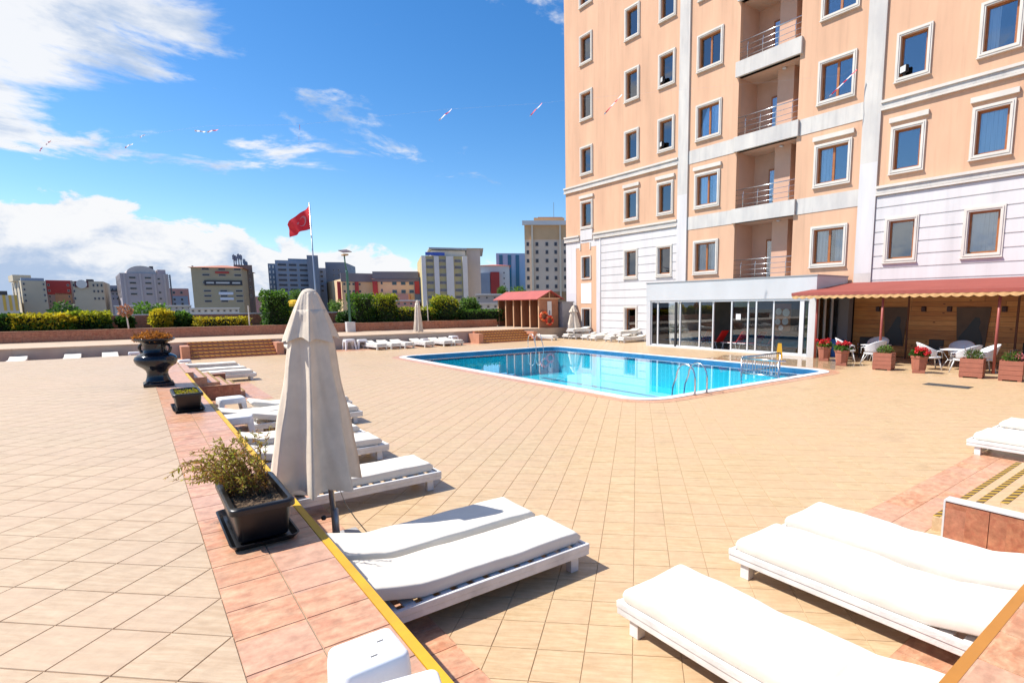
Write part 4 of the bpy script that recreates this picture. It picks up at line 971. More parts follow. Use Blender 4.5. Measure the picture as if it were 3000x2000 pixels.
# ================================================================== planters on the terrace
def planter(x, y, label):
    t = thing('planter', label, 'planter', (x, y, TZ), 0, 'black trough planters on the terrace')
    def tub(w0, d0, z0, w1, d1, z1, th, lip=0.0):
        mb = MB(); a = rrect(-w0/2, w0/2, -d0/2, d0/2, 0.035, 4); b = rrect(-w1/2, w1/2, -d1/2, d1/2, 0.05, 4); k = len(a)
        seq = [[(px, py, z0) for px, py in a], [(px, py, z1) for px, py in b]]
        if lip:
            o1 = rrect(-w1/2-lip, w1/2+lip, -d1/2-lip, d1/2+lip, 0.06, 4)
            seq += [[(px, py, z1-0.012) for px, py in o1], [(px, py, z1+0.028) for px, py in o1]]
            o2 = rrect(-w1/2-lip+0.012, w1/2+lip-0.012, -d1/2-lip+0.012, d1/2+lip-0.012, 0.055, 4); seq.append([(px, py, z1+0.04) for px, py in o2])
        inn = rrect(-w1/2+th, w1/2-th, -d1/2+th, d1/2-th, 0.04, 4); seq.append([(px, py, z1+(0.04 if lip else 0)) for px, py in inn])
        inn2 = rrect(-w0/2+th, w0/2-th, -d0/2+th, d0/2-th, 0.03, 4); seq.append([(px, py, z0+th) for px, py in inn2])
        for s_ in seq: mb.v += s_
        for i in range(len(seq)-1):
            for j in range(k): j2 = (j+1) % k; mb.f.append((i*k+j, i*k+j2, (i+1)*k+j2, (i+1)*k+j))
        mb.f.append(tuple(reversed(range(k)))); mb.f.append(tuple((len(seq)-1)*k+j for j in range(k))); return mb
    obj('trough', tub(0.31, 0.70, 0.035, 0.355, 0.83, 0.265, 0.014, 0.026), M_BLACKPOT, t, bevel=0.004)
    obj('saucer', tub(0.37, 0.80, 0.004, 0.43, 0.90, 0.05, 0.012), M_BLACKPOT, t)
    mb = MB(); rg = random.Random(3); nx, ny = 14, 26
    for i in range(nx+1):
        for j in range(ny+1): mb.v.append((-0.165+0.33*i/nx, -0.40+0.80*j/ny, 0.245+rg.uniform(-0.012, 0.014)))
    for i in range(nx):
        for j in range(ny): q = i*(ny+1)+j; mb.f.append((q, q+ny+1, q+ny+2, q+1))
    obj('soil', mb, M_SOIL, t)
    return t
pl1 = planter(0.585, 4.60, 'black trough planter with a straggly herb on the tiled terrace edge')
pl2 = planter(0.575, 10.95, 'black trough planter with low yellow plants near the urn')
def leafquad(mb, p, d, nrm, L_, W_):
    d = d.normalized(); s = d.cross(nrm); s = s.normalized() if s.length > 1e-4 else Vector((1, 0, 0))
    a = p; b = p+d*L_*0.5+s*W_*0.5; c = p+d*L_; e = p+d*L_*0.5-s*W_*0.5
    n = len(mb.v); mb.v += [tuple(a), tuple(b), tuple(c), tuple(e)]; mb.f.append((n, n+1, n+2, n+3))
def rv(rg): 
    while True:
        v = Vector((rg.uniform(-1, 1), rg.uniform(-1, 1), rg.uniform(-1, 1)))
        if 0.1 < v.length < 1: return v.normalized()
def herb(parent_loc, label, nst, spread, H, bias, seed, leaf=M_HERB, dry=M_DRY, cx=(-0.12, 0.12), cy=(-0.1, 0.32), nl=58):
    t = thing('potted_herb', label, 'plant', parent_loc); rg = random.Random(seed); st, lf, dr = MB(), MB(), MB()
    for s in range(nst):
        p = Vector((rg.uniform(*cx), rg.uniform(*cy), 0.24)); a = rg.uniform(0, 6.28); out = Vector((math.cos(a), math.sin(a), 0))*rg.uniform(0.1, 1)*spread+Vector(bias)*rg.uniform(0.2, 1.1)
        hh = H*rg.uniform(0.45, 1.0); pts = []
        for k in range(9):
            f = k/8; pts.append(p+out*(f**1.25)+Vector((0, 0, hh*(f-0.38*f*f*f*out.length/ max(spread, .01)*0.9)))+rv(rg)*0.010)
        st.tube([tuple(q) for q in pts], [0.0045*(1-0.7*k/8) for k in range(9)], 4)
        for k in range(nl):
            f = rg.uniform(0.12, 1.0); i = min(7, int(f*8)); q = pts[i].lerp(pts[i+1], f*8-i); d = (pts[i+1]-pts[i]).normalized()
            dd = (d*rg.uniform(0.2, 0.9)+rv(rg)*1.0+Vector((0, 0, -0.25))); mb = dr if (rg.random() < (0.80-0.55*f)) else lf
            leafquad(mb, q, dd, rv(rg), rg.uniform(0.022, 0.044), rg.uniform(0.007, 0.013))
    obj('stems', st, M_TWIG, t); o = obj('foliage', lf, leaf, t); o['kind'] = 'stuff'; o = obj('dry_foliage', dr, dry, t); o['kind'] = 'stuff'
    return t
herb((0.585, 4.60, TZ), 'straggly green and brown herb bush leaning left out of the near planter', 74, 0.22, 0.58, (-0.28, 0.12, 0.0), 5, nl=58, cy=(-0.05, 0.36))
herb((0.575, 10.95, TZ), 'low yellow green seedlings in the second planter', 40, 0.05, 0.075, (0, 0, 0), 8, leaf=M_LEAFYG, dry=M_LEAFY, cx=(-0.15, 0.15), cy=(-0.36, 0.36), nl=18)
# urn
urn = thing('urn', 'large glossy black urn with ring handles on a square foot', 'urn', (0.31, 14.75, TZ))
prof = [(0.22, 0.075), (0.23, 0.10), (0.215, 0.13), (0.195, 0.19), (0.185, 0.27), (0.20, 0.335), (0.265, 0.40), (0.34, 0.455), (0.375, 0.52), (0.382, 0.565), (0.365, 0.62), (0.31, 0.665), (0.25, 0.69), (0.225, 0.705), (0.205, 0.73), (0.20, 0.80), (0.205, 0.87), (0.225, 0.915), (0.27, 0.94), (0.34, 0.965), (0.365, 0.99), (0.37, 1.005), (0.36, 1.012), (0.31, 0.995), (0.26, 0.97), (0.24, 0.93)]
obj('body', MB().lathe(prof, 48), M_URN, urn, smooth=True)
obj('foot', box(-0.265, 0.265, -0.265, 0.265, 0.0, 0.075), M_URN, urn, bevel=0.015)
mb = MB(); mb.v = [(-0.25, -0.25, 0.075), (0.25, -0.25, 0.075), (0.25, 0.25, 0.075), (-0.25, 0.25, 0.075), (-0.17, -0.17, 0.12), (0.17, -0.17, 0.12), (0.17, 0.17, 0.12), (-0.17, 0.17, 0.12)]
mb.f = [(0, 1, 5, 4), (1, 2, 6, 5), (2, 3, 7, 6), (3, 0, 4, 7), (4, 5, 6, 7)]; obj('foot_slope', mb, M_URN, urn)
for s in (-1, 1):
    d = Vector((math.cos(AZ), -math.sin(AZ), 0))*s
    pts = [tuple(d*(0.255+0.075*math.cos(a))+Vector((0, 0, 0.80+0.085*math.sin(a)))) for a in [2*math.pi*k/18 for k in range(18)]]
    obj('handle', MB().tube(pts, 0.032, 8, closed=True), M_URN, urn, smooth=True)
obj('soil', MB().lathe([(0.28, 0.94), (0.26, 0.965), (0.05, 0.985)], 20), M_SOIL, urn)
t = thing('dry_plant', 'withered orange brown plant filling the black urn', 'plant', (0.31, 14.75, TZ+0.95)); rg = random.Random(4); mb, st = MB(), MB()
for k in range(1100):
    a = rg.uniform(0, 6.28); r_ = 0.33*math.sqrt(rg.random()); h = rg.uniform(0.02, 0.20)*(1.15-r_*1.6)
    leafquad(mb, Vector((r_*math.cos(a)-0.02, r_*math.sin(a), h)), rv(rg)+Vector((0, 0, 0.2)), rv(rg), rg.uniform(0.04, 0.09), rg.uniform(0.015, 0.035))
for k in range(26):
    a = rg.uniform(0, 6.28); r_ = 0.25*rg.random(); p = Vector((r_*math.cos(a), r_*math.sin(a), 0)); st.tube([tuple(p), tuple(p*1.25+Vector((0, 0, 0.12))), tuple(p*1.5+Vector((0, 0, rg.uniform(0.15, 0.27))))], 0.004, 4)
o = obj('foliage', mb, leaf_mat('leaf_withered', (0.40, 0.15, 0.02), (0.14, 0.055, 0.012), 22), t); o['kind'] = 'stuff'; obj('stems', st, M_TWIG, t)

# ================================================================== pool fittings
def ladder(x, y, rz, label):
    t = thing('pool_ladder', label, 'pool ladder', (x, y, 0.02), rz, 'stainless pool ladders')
    for s in (-1, 1):
        pts = [(s*0.25, -0.34, -0.0)]+[(s*0.25, -0.34, 0.30)]
        for k in range(9): a = R(180-180*k/8); pts.append((s*0.25, -0.02+0.32*math.cos(a)*1.0, 0.42+0.36*math.sin(a)))
        pts += [(s*0.25, 0.42, 0.15), (s*0.25, 0.46, -0.15), (s*0.25, 0.46, -1.2)]
        obj('handrail', MB().tube(pts, 0.022, 10), M_STEEL, t, smooth=True)
        obj('flange', MB().lathe([(0.05, 0), (0.05, 0.012), (0.03, 0.02)], 14), M_STEEL, t, loc=(s*0.25, -0.34, 0))
    for z in (-0.35, -0.65, -0.95): obj('rung', box(-0.25, 0.25, 0.43, 0.50, z, z+0.03), M_STEEL, t)
    return t
ladder(11.72, PY0+0.33, 0, 'curved stainless ladder on the near edge of the pool')
ladder(17.75, PY1-0.30, R(180), 'curved stainless ladder on the far edge of the pool')
rl = thing('pool_railing', 'stainless baluster railing enclosing the pool steps at the right end', 'railing')
RZ1 = 0.55
def railrun(p, q, n, ext=0):
    p, q = Vector(p), Vector(q); d = (q-p).normalized()
    obj('top_rail', MB().tube([tuple(p), tuple(q+d*ext)], 0.03, 8), M_STEEL, rl, smooth=True)
    lo = Vector((0, 0, -0.52)); obj('bottom_rail', MB().tube([tuple(p+lo), tuple(q+lo)], 0.032, 8), M_STEEL, rl, smooth=True)
    for i in range(1, n): b = p.lerp(q, i/n); obj('baluster', MB().tube([tuple(b), tuple(b+lo)], 0.011, 6), M_STEEL, rl)
    for b in (p, q): obj('post', MB().tube([tuple(b), tuple(b+Vector((0, 0, -1.3)))], 0.024, 8), M_STEEL, rl, smooth=True)
railrun((16.24, 11.15, RZ1), (16.24, 9.75, RZ1), 13, 0.25); railrun((16.3, 11.18, RZ1+0.03), (18.7, 11.18, RZ1+0.03), 20)
t = thing('wet_floor_sign', 'yellow folding wet floor sign by the pavilion glass', 'sign', (22.75, 13.65, 0), R(30))
for s in (-1, 1):
    mb = MB(); n = 0; mb.v = [(s*0.20, -0.14, 0), (s*0.20, 0.14, 0), (s*0.02, 0.08, 0.62), (s*0.02, -0.08, 0.62), (s*0.20+0.015, -0.14, 0), (s*0.20+0.015, 0.14, 0), (s*0.02+0.015, 0.08, 0.62), (s*0.02+0.015, -0.08, 0.62)]
    mb.f = [(0, 1, 2, 3), (7, 6, 5, 4), (0, 4, 5, 1), (1, 5, 6, 2), (2, 6, 7, 3), (3, 7, 4, 0)]; obj('panel', mb, mat('sign_yellow', (0.62, 0.33, 0.01), 0.5), t)
t = thing('drain_grate', 'dark metal drain grate set in the deck before the cafe planters', 'drain'); obj('frame', box(18.0, 18.5, 5.0, 6.15, -0.004, 0.007), M_DKMETAL, t)
for i in range(9): obj('bar', box(18.03+i*0.05, 18.055+i*0.05, 5.03, 6.12, 0.007, 0.012), mat('grate_bar', (0.10, 0.10, 0.10), 0.6, 0.4), t)

# ================================================================== cafe under the awning
aw = thing('awning', 'red cloth awning with scalloped orange edge over the cafe', 'awning')
AX0, AX1, AY1, AY0 = 22.15, 26.40, 12.8, -3.0
AZ0, AZ1 = 2.84, 3.34
mb = MB(); n = 2
mb.v = [(AX0, AY1, AZ0), (AX0, AY0, AZ0), (AX1, AY0, AZ1), (AX1, 12.36, AZ1), (AX0, AY1, AZ0-0.03), (AX0, AY0, AZ0-0.03), (AX1, AY0, AZ1-0.03), (AX1, 12.36, AZ1-0.03)]  # rear corner stretched toward the pavilion to shut out a sun gap
mb.f = [(0, 1, 2, 3), (7, 6, 5, 4), (0, 4, 5, 1), (1, 5, 6, 2), (2, 6, 7, 3), (3, 7, 4, 0)]
obj('roof_cloth', mb, M_AWN, aw)
obj('front_beam', box(AX0-0.03, AX0+0.05, AY0, AY1+0.02, AZ0-0.12, AZ0+0.004), M_AWNP, aw)
mb = MB(); N_ = 48; rows = []
for i in range(N_*8+1):
    y = AY1-(AY1-AY0)*i/(N_*8); ph = (i/8) % 1; zz = AZ0-0.20-0.06*math.sin(math.pi*ph); xx = AX0-0.02+0.008*math.sin(i*0.9); rows.append((xx, y, zz))
for i in range(len(rows)-1):
    a, b = rows[i], rows[i+1]; mb.quad((a[0], a[1], a[2]), (b[0], b[1], b[2]), (b[0], b[1], AZ0-0.10), (a[0], a[1], AZ0-0.10))
    mb.quad((a[0]+0.012, a[1], AZ0-0.10), (b[0]+0.012, b[1], AZ0-0.10), (b[0]+0.012, b[1], b[2]), (a[0]+0.012, a[1], a[2]))
obj('valance', mb, M_VAL, aw)
for y in (9.2, 5.55, 1.9): obj('post', MB().tube([(22.4, y, 0), (22.4, y, AZ0-0.03)], 0.045, 10), M_AWNP, aw, smooth=True)
obj('post', MB().tube([(23.36, 12.3, 0), (23.36, 12.3, AZ0+0.1)], 0.05, 10), M_AWNP, aw, smooth=True)
for y in (12.2, 9.55, 5.8, 2.0):
    obj('rafter', MB().tube([(AX0+0.05, y, AZ0-0.07), (AX1-0.1, y, AZ1-0.08)], 0.035, 6), M_AWNP, aw)
for y in (9.55, 5.8, 2.0): obj('inner_post', MB().tube([(25.8, y, 0), (25.8, y, 3.2)], 0.04, 8), mat('dark_post', (0.13, 0.045, 0.02), 0.6), aw)
M_LINING = mat('awning_lining', (0.42, 0.17, 0.045), 0.9, var=0.1)
mb = MB(); mb.quad((AX0+0.1, AY1-0.4, AZ0-0.055), (AX1-0.05, 12.33, AZ1-0.06), (AX1-0.05, AY0, AZ1-0.06), (AX0+0.1, AY0, AZ0-0.055)); obj('lining', mb, M_LINING, aw)
ww = thing('plank_wall', 'knotty pine plank wall at the back of the cafe', 'wall')
def pine(name, c1, c2):
    m = mat(name, c1, 0.55, base2=c2, vscale=3.0, stretch=(1, 0.55, 7.0), detail=6); return m
PM = [pine('pine_%d' % i, *cc) for i, cc in enumerate([((0.60, 0.28, 0.075), (0.42, 0.16, 0.036)), ((0.66, 0.33, 0.10), (0.50, 0.21, 0.05)), ((0.52, 0.22, 0.055), (0.36, 0.13, 0.03))])]
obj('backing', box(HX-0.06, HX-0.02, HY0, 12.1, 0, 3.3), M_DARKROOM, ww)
rg = random.Random(2); zz = 0.02
for r_ in range(16):
    h = 0.2; y = 12.08; off = rg.uniform(1.2, 3.0)
    while y > HY0:
        y1 = max(HY0, y-off); obj('plank', box(HX-0.085-rg.uniform(0, 0.006), HX-0.06, y1+0.004, y-0.004, zz+0.005, zz+h-0.005), PM[rg.randrange(3)], ww); y = y1; off = rg.uniform(2.6, 3.6)
    zz += h
rg = random.Random(9)
for k in range(46):
    y, z = rg.uniform(1, 12), rg.uniform(0.3, 3.1); o = obj('knot', MB().lathe([(0.035, 0), (0.028, 0.004)], 8), mat('knot', (0.09, 0.03, 0.01), 0.6), ww, loc=(HX-0.0905, y, z)); o.rotation_euler = (0, R(-90), 0); o.scale = (0.6, 1.5, 1)
for y0, y1, lab in ((9.75, 10.75, 'dark wall panel behind the first cafe table'), (6.77, 7.95, 'dark wall panel behind the second cafe table')):
    t = thing('wall_panel', lab, 'panel', (HX-0.13, 0, 0), 0, 'dark painted panels on the plank wall')
    mb = MB(); w = y1-y0; mb.v = [(0, y0+0.12, 0.5), (0, y1-0.12, 0.5), (0, y1, 2.2), (0, y0, 2.2), (0.03, y0+0.12, 0.5), (0.03, y1-0.12, 0.5), (0.03, y1, 2.2), (0.03, y0, 2.2)]
    mb.f = [(3, 2, 1, 0), (4, 5, 6, 7), (0, 1, 5, 4), (1, 2, 6, 5), (2, 3, 7, 6), (3, 0, 4, 7)]; obj('board', mb, mat('panel_brown', (0.10, 0.06, 0.035), 0.6, var=0.3, vscale=2), t)
    c = (y0+y1)/2
    mb = MB(); mb.poly([(-0.008, c+dy*w, z) for dy, z in ((0.40, 0.55), (0.36, 1.0), (0.15, 1.35), (0.02, 1.62), (-0.08, 1.80), (-0.20, 1.78), (-0.24, 1.60), (-0.20, 1.38), (-0.30, 1.05), (-0.38, 0.55))]); obj('dark_shape', mb, mat('panel_black', (0.008, 0.008, 0.009), 0.4), t)
for k, (y, lab) in enumerate([(11.0, 'leftmost'), (9.15, 'second'), (8.2, 'third'), (6.35, 'fourth'), (4.6, 'rightmost')]):
    t = thing('wall_light', lab+' small dark square light on the plank wall', 'wall light', (HX-0.09, y, 2.12), 0, 'square lights on the plank wall')
    obj('box', box(-0.12, 0, -0.075, 0.075, -0.09, 0.09), mat('light_box', (0.05, 0.015, 0.01), 0.5), t, bevel=0.01); obj('back_plate', box(-0.005, 0.0045, -0.09, 0.09, -0.11, 0.11), M_DKMETAL, t)
# flower pots and box planters
def foliage_quads(rg, n, rx_, ry_, rz_, size, c=(0, 0, 0), shape='ball', asp=0.5, fill=0.55):
    mb = MB()
    for k in range(n):
        if shape == 'box': 
            p = Vector((rg.uniform(-1, 1), rg.uniform(-1, 1), rg.uniform(-1, 1)))
            if rg.random() > fill: ax = rg.randrange(3); p[ax] = math.copysign(rg.uniform(0.85, 1.04), p[ax])
        else:
            p = rv(rg)*(rg.uniform(0.8, 1.05) if rg.random() > fill else rg.uniform(0.2, 1.0)**0.5)
        lum = 1+0.16*math.sin(p.x*5+c[0]*3)*math.sin(p.y*6+1)*math.sin(p.z*5+2)
        q = Vector((c[0]+p.x*rx_*lum, c[1]+p.y*ry_*lum, c[2]+p.z*rz_*lum)); s = size*rg.uniform(0.6, 1.4)
        leafquad(mb, q, (rv(rg)+p*0.6), rv(rg), s, s*asp)
    return mb
def flowerpot(x, y, label, seed):
    t = thing('flower_pot', label, 'flower pot', (x, y, 0), R(20), 'octagonal terracotta pots with red geraniums'); rg = random.Random(seed)
    obj('pot', MB().lathe([(0.19, 0.10), (0.21, 0.12), (0.25, 0.50), (0.275, 0.52), (0.28, 0.60), (0.25, 0.60), (0.24, 0.54)], 8), M_POT, t, bevel=0.006)
    obj('base', box(-0.19, 0.19, -0.19, 0.19, 0, 0.11), M_POT, t, bevel=0.008); obj('soil', MB().lathe([(0.24, 0.53), (0.23, 0.56)], 8), M_SOIL, t)
    o = obj('foliage', foliage_quads(rg, 420, 0.27, 0.27, 0.12, 0.085, (0, 0, 0.66), asp=0.8), M_LEAF, t); o['kind'] = 'stuff'
    for k in range(12):
        a = rg.uniform(0, 6.28); r_ = rg.uniform(0.05, 0.33); o = obj('bloom', foliage_quads(rg, 46, 0.065, 0.065, 0.05, 0.05, (0, 0, 0), asp=0.9), M_FLOWER, t, loc=(r_*math.cos(a), r_*math.sin(a), 0.76+rg.uniform(-0.09, 0.13)))
    return t
flowerpot(22.62, 11.5, 'terracotta pot of red geraniums beside the pavilion corner column', 1)
flowerpot(21.35, 10.15, 'terracotta pot of red geraniums before the first white cafe chair', 2)
flowerpot(20.95, 7.3, 'terracotta pot of red geraniums between the two cafe tables', 3)
def boxplanter(x, y, label, s, seed, leaf, pink=False):
    t = thing('box_planter', label, 'box planter', (x, y, 0), R(8), 'square red brown slatted box planters'); rg = random.Random(seed); h = 0.62
    for k in range(4):
        z0, z1 = 0.04+k*(h-0.04)/4+0.004, 0.04+(k+1)*(h-0.04)/4-0.004
        for a, b, c, d in ((-s, s, -s, -s+0.03), (-s, s, s-0.03, s), (-s, -s+0.03, -s+0.031, s-0.031), (s-0.03, s, -s+0.031, s-0.031)): obj('board', box(a, b, c, d, z0, z1), M_POT, t)
    for sx, sy in ((1, 1), (1, -1), (-1, 1), (-1, -1)): obj('foot', box(sx*s*0.8-0.05, sx*s*0.8+0.05, sy*s*0.8-0.05, sy*s*0.8+0.05, 0, 0.06), M_POT, t)
    obj('inner', box(-s+0.032, s-0.032, -s+0.032, s-0.032, 0.07, h-0.05), M_SOIL, t)
    st = MB()
    for k in range(14): st.tube([(rg.uniform(-.15, .15), rg.uniform(-.15, .15), h-0.06), (rg.uniform(-.25, .25), rg.uniform(-.25, .25), h+rg.uniform(0.1, 0.35))], 0.007, 4)
    obj('stems', st, M_TWIG, t); o = obj('foliage', foliage_quads(rg, 320, 0.24, 0.24, 0.15, 0.07, (0.0, 0, h+0.10), asp=0.5), leaf, t); o['kind'] = 'stuff'
    if pink: o = obj('bloom', foliage_quads(rg, 90, 0.11, 0.11, 0.08, 0.06, (0.0, -0.18, h+0.12), asp=0.9), mat('pink_petals', (0.55, 0.16, 0.16), 0.7), t)
boxplanter(21.1, 8.5, 'box planter with sparse shrub under the middle awning post', 0.30, 1, M_LEAFP); boxplanter(20.95, 5.75, 'box planter with leafy shrub beside the right awning post', 0.31, 2, M_LEAFP); boxplanter(20.9, 4.72, 'box planter with pinkish plant at the right picture edge', 0.29, 3, M_LEAF, True)
# wicker chairs and tables
def wicker():
    t = thing('wicker_chair', 'white', 'chair', group='white wicker chairs at the cafe tables')
    mb = MB(); n = 20
    for i in range(n+1):
        a = R(-110+220*i/n); r0, r1 = 0.27, 0.33+0.05*math.cos(a); ztop = 0.62+0.25*max(0, math.cos(a*0.82))**1.3
        for r_, z in ((r0, 0.40), (r0*1.06, 0.52), (r1*0.98, ztop-0.03), (r1, ztop), (r1-0.03, ztop), (r0*1.06-0.03, 0.52), (r0-0.03, 0.40)): mb.v.append((-r_*math.cos(a), r_*math.sin(a), z))
    for i in range(n):
        for k in range(7): k2 = (k+1) % 7; mb.f.append((i*7+k, i*7+k2, (i+1)*7+k2, (i+1)*7+k))
    mb.f.append(tuple(range(7))); mb.f.append(tuple(n*7+k for k in reversed(range(7))))
    obj('shell', mb, M_WICK, t, smooth=True)
    obj('seat', MB().lathe([(0.27, 0.37), (0.285, 0.395), (0.28, 0.42), (0.05, 0.425)], 20), M_WICK, t, smooth=True)
    for sx, sy in ((1, 1), (1, -1), (-1, 1), (-1, -1)): obj('leg', MB().tube([(sx*0.17, sy*0.19, 0.38), (sx*0.25, sy*0.26, 0.0)], 0.018, 8), M_ALU, t, smooth=True)
    for s in (-1, 1): obj('arm', MB().tube([(0.09, s*0.31, 0.62), (0.20, s*0.30, 0.60), (0.24, s*0.27, 0.40)], 0.02, 6), M_WICK, t, smooth=True)
    return t
WC = wicker(); first = [True]
def chair(x, y, rz, label):
    if first[0]: first[0] = False; WC.location = (x, y, 0); WC.rotation_euler = (0, 0, rz); WC['label'] = label; WC.scale = (1.22, 1.22, 1.12); return WC
    return dup(WC, (x, y, 0), rz, label)
chair(23.0, 10.75, R(-60), 'white wicker chair left of the first cafe table, near the middle flower pot'); chair(22.45, 9.45, R(70), 'white wicker chair right of the first cafe table, its back to the post'); chair(24.35, 10.1, R(190), 'white wicker chair on the far side of the first cafe table')
chair(22.35, 7.45, R(-55), 'white wicker chair left of the second cafe table'); chair(22.1, 6.3, R(75), 'white wicker chair right of the second cafe table, behind the big box planter'); chair(23.9, 6.95, R(190), 'white wicker chair on the far side of the second cafe table')
chair(22.75, 5.95, R(120), 'white wicker chair half in shade behind the right awning post')
def cafe_table(x, y, label):
    t = thing('cafe_table', label, 'table', (x, y, 0), 0, 'white metal cafe tables')
    obj('top', box(-0.42, 0.42, -0.42, 0.42, 0.70, 0.73), M_PLASTIC, t, bevel=0.008)
    for sx, sy in ((1, 1), (1, -1), (-1, 1), (-1, -1)): obj('leg', MB().tube([(sx*0.36, sy*0.36, 0.70), (sx*0.20, sy*0.20, 0.36), (sx*0.38, sy*0.38, 0.0)], 0.016, 8), M_PLASTIC, t, smooth=True)
    obj('shelf', box(-0.22, 0.22, -0.22, 0.22, 0.34, 0.355), M_PLASTIC, t); return t
cafe_table(23.35, 9.75, 'white table between wicker chairs nearer the pavilion'); cafe_table(22.95, 6.8, 'white table between wicker chairs nearer the right edge')
def dark_chair(x, y, rz, label):
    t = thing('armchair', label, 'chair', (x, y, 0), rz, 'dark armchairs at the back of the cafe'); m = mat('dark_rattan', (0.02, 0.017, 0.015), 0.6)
    obj('seat', box(-0.26, 0.26, -0.26, 0.26, 0.38, 0.44), m, t, bevel=0.02); obj('backrest', box(-0.28, -0.23, -0.27, 0.27, 0.44, 0.90), m, t, bevel=0.02)
    for sx, sy in ((1, 1), (1, -1), (-1, 1), (-1, -1)): obj('leg', box(sx*0.23-0.02, sx*0.23+0.02, sy*0.23-0.02, sy*0.23+0.02, 0, 0.38), m, t)
    for s in (-1, 1): obj('armrest', MB().tube([(-0.25, s*0.29, 0.62), (0.22, s*0.29, 0.62), (0.25, s*0.29, 0.40)], 0.02, 6), M_ALU, t, smooth=True)
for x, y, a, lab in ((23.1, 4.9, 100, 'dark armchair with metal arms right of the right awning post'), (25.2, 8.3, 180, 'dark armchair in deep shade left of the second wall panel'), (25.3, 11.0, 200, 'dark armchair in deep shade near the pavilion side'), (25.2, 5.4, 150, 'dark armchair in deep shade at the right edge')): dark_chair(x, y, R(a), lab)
t = thing('waste_bin', 'blue plastic bin behind the first flower pot', 'bin', (24.6, 11.95, 0))
obj('body', MB().prism([(-0.16, -0.18), (0.16, -0.18), (0.16, 0.18), (-0.16, 0.18)], 0.0, 0.72), M_BLUE, t, bevel=0.02); obj('lid', MB().prism([(-0.19, -0.21), (0.19, -0.21), (0.19, 0.21), (-0.19, 0.21)], 0.72, 0.80), M_BLUE, t, bevel=0.02)
t = thing('palm_plant', 'spiky potted plant inside the left pavilion panes', 'plant', (24.3, 21.2, 0.012)); rg = random.Random(5)
obj('pot', MB().lathe([(0.2, 0), (0.26, 0.45), (0.24, 0.45)], 16), mat('dark_pot', (0.05, 0.05, 0.05), 0.5), t, smooth=True); mb = MB()
for k in range(90):
    a = rg.uniform(0, 6.28); e = rg.uniform(0.1, 1.3); d = Vector((math.cos(a)*math.cos(e), math.sin(a)*math.cos(e), math.sin(e))); leafquad(mb, Vector((0, 0, 0.75)), d, rv(rg), rg.uniform(0.5, 0.9), 0.05)
obj('stem', MB().tube([(0, 0, 0.4), (0, 0, 0.8)], 0.04, 8), M_BARK, t); o = obj('foliage', mb, M_LEAFYG, t); o['kind'] = 'stuff'

# ================================================================== hedge and shrubs on the far planter
def shrub(name, px0, px1, py0, py1, y, label, m, shape='ball', n=2600, size=0.16, m2=None, frac=0.3, cat='shrub', group='shrubs on the far planter', stem=True, dy=None):
    a, b = at_y(px0, (py0+py1)/2, y), at_y(px1, (py0+py1)/2, y); top = at_y((px0+px1)/2, py0, y).z; bot = PWZ-0.06
    cx = (a.x+b.x)/2; rx_ = abs(b.x-a.x)/2; rz_ = max(0.15, (top-bot)/2); t = thing(name, label, cat, (cx, y, bot), 0, group); rg = random.Random(int(px0*7+py0)); ry_ = dy or min(rx_, 0.9)
    if shape == 'box': parts = [((0, 0, rz_), rx_, ry_, rz_)]
    else:
        parts = [((0, 0, rz_*0.92), rx_*0.86, ry_*0.86, rz_*0.92)]
        for k in range(5):
            an = rg.uniform(0, 6.28); parts.append(((rx_*0.5*math.cos(an), ry_*0.5*math.sin(an), rz_*rg.uniform(0.7, 1.45)), rx_*0.48, ry_*0.48, rz_*0.5))
    mb = MB(); mb2 = MB(); tot = sum(p[1]*p[2]*p[3] for p in parts)
    for c, r1, r2, r3 in parts:
        k = int(n*max(0.12, r1*r2*r3/tot)); q = foliage_quads(rg, k, r1, r2, r3, size, c, 'box' if shape == 'box' else 'ball', 0.62, 0.35)
        for i in range(0, len(q.v), 4):
            zrel = q.v[i][2]/(2*rz_)
            tgt = mb2 if (m2 and (zrel > 1-frac+rg.uniform(-0.22, 0.22))) else mb  # lighter top leaves: yellow growth plus sunlit tops put into colour
            nn = len(tgt.v); tgt.v += q.v[i:i+4]; tgt.f.append((nn, nn+1, nn+2, nn+3))
    o = obj('crown', mb, m, t); o['kind'] = 'stuff'
    if mb2.f: o = obj('crown_tips', mb2, m2, t); o['kind'] = 'stuff'
    core = MB()
    if shape == 'box': core.box(-rx_*0.82, rx_*0.82, -ry_*0.8, ry_*0.8, 0.02, 2*rz_*0.86)
    else: core.lathe([(rx_*0.35, 0.02), (rx_*0.66, rz_*0.5), (rx_*0.70, rz_), (rx_*0.52, rz_*1.45), (rx_*0.15, rz_*1.7)], 12)
    obj('twigs', core, mat('hedge_core', (0.012, 0.022, 0.006), 0.95), t)  # solid dark body filling the inside of the crown
    obj('trunk', MB().tube([(0, 0, -0.15), (0, 0, rz_)], [0.06, 0.03], 6), M_BARK, t)
    return t
YH = 39.6
shrub('hedge', -40, 62, 926, 965, YH, 'dark clipped hedge at the far left edge of the planter', M_LEAFD, 'box', 2200, 0.15, dy=0.7)
shrub('hedge', 45, 215, 924, 962, YH-0.1, 'long hedge with yellow tips at the left of the planter', M_LEAF, 'box', 4200, 0.16, M_LEAFY, 0.55, dy=0.75)
shrub('hedge', 150, 235, 917, 960, YH+0.3, 'yellow green bush rising behind the left hedge', M_LEAFYG, 'ball', 1800, 0.16, M_LEAFY, 0.3)
shrub('hedge', 212, 318, 918, 960, YH, 'dark hedge with bright tips before the cream building', M_LEAFD, 'box', 3200, 0.16, M_LEAFYG, 0.45, dy=0.7)
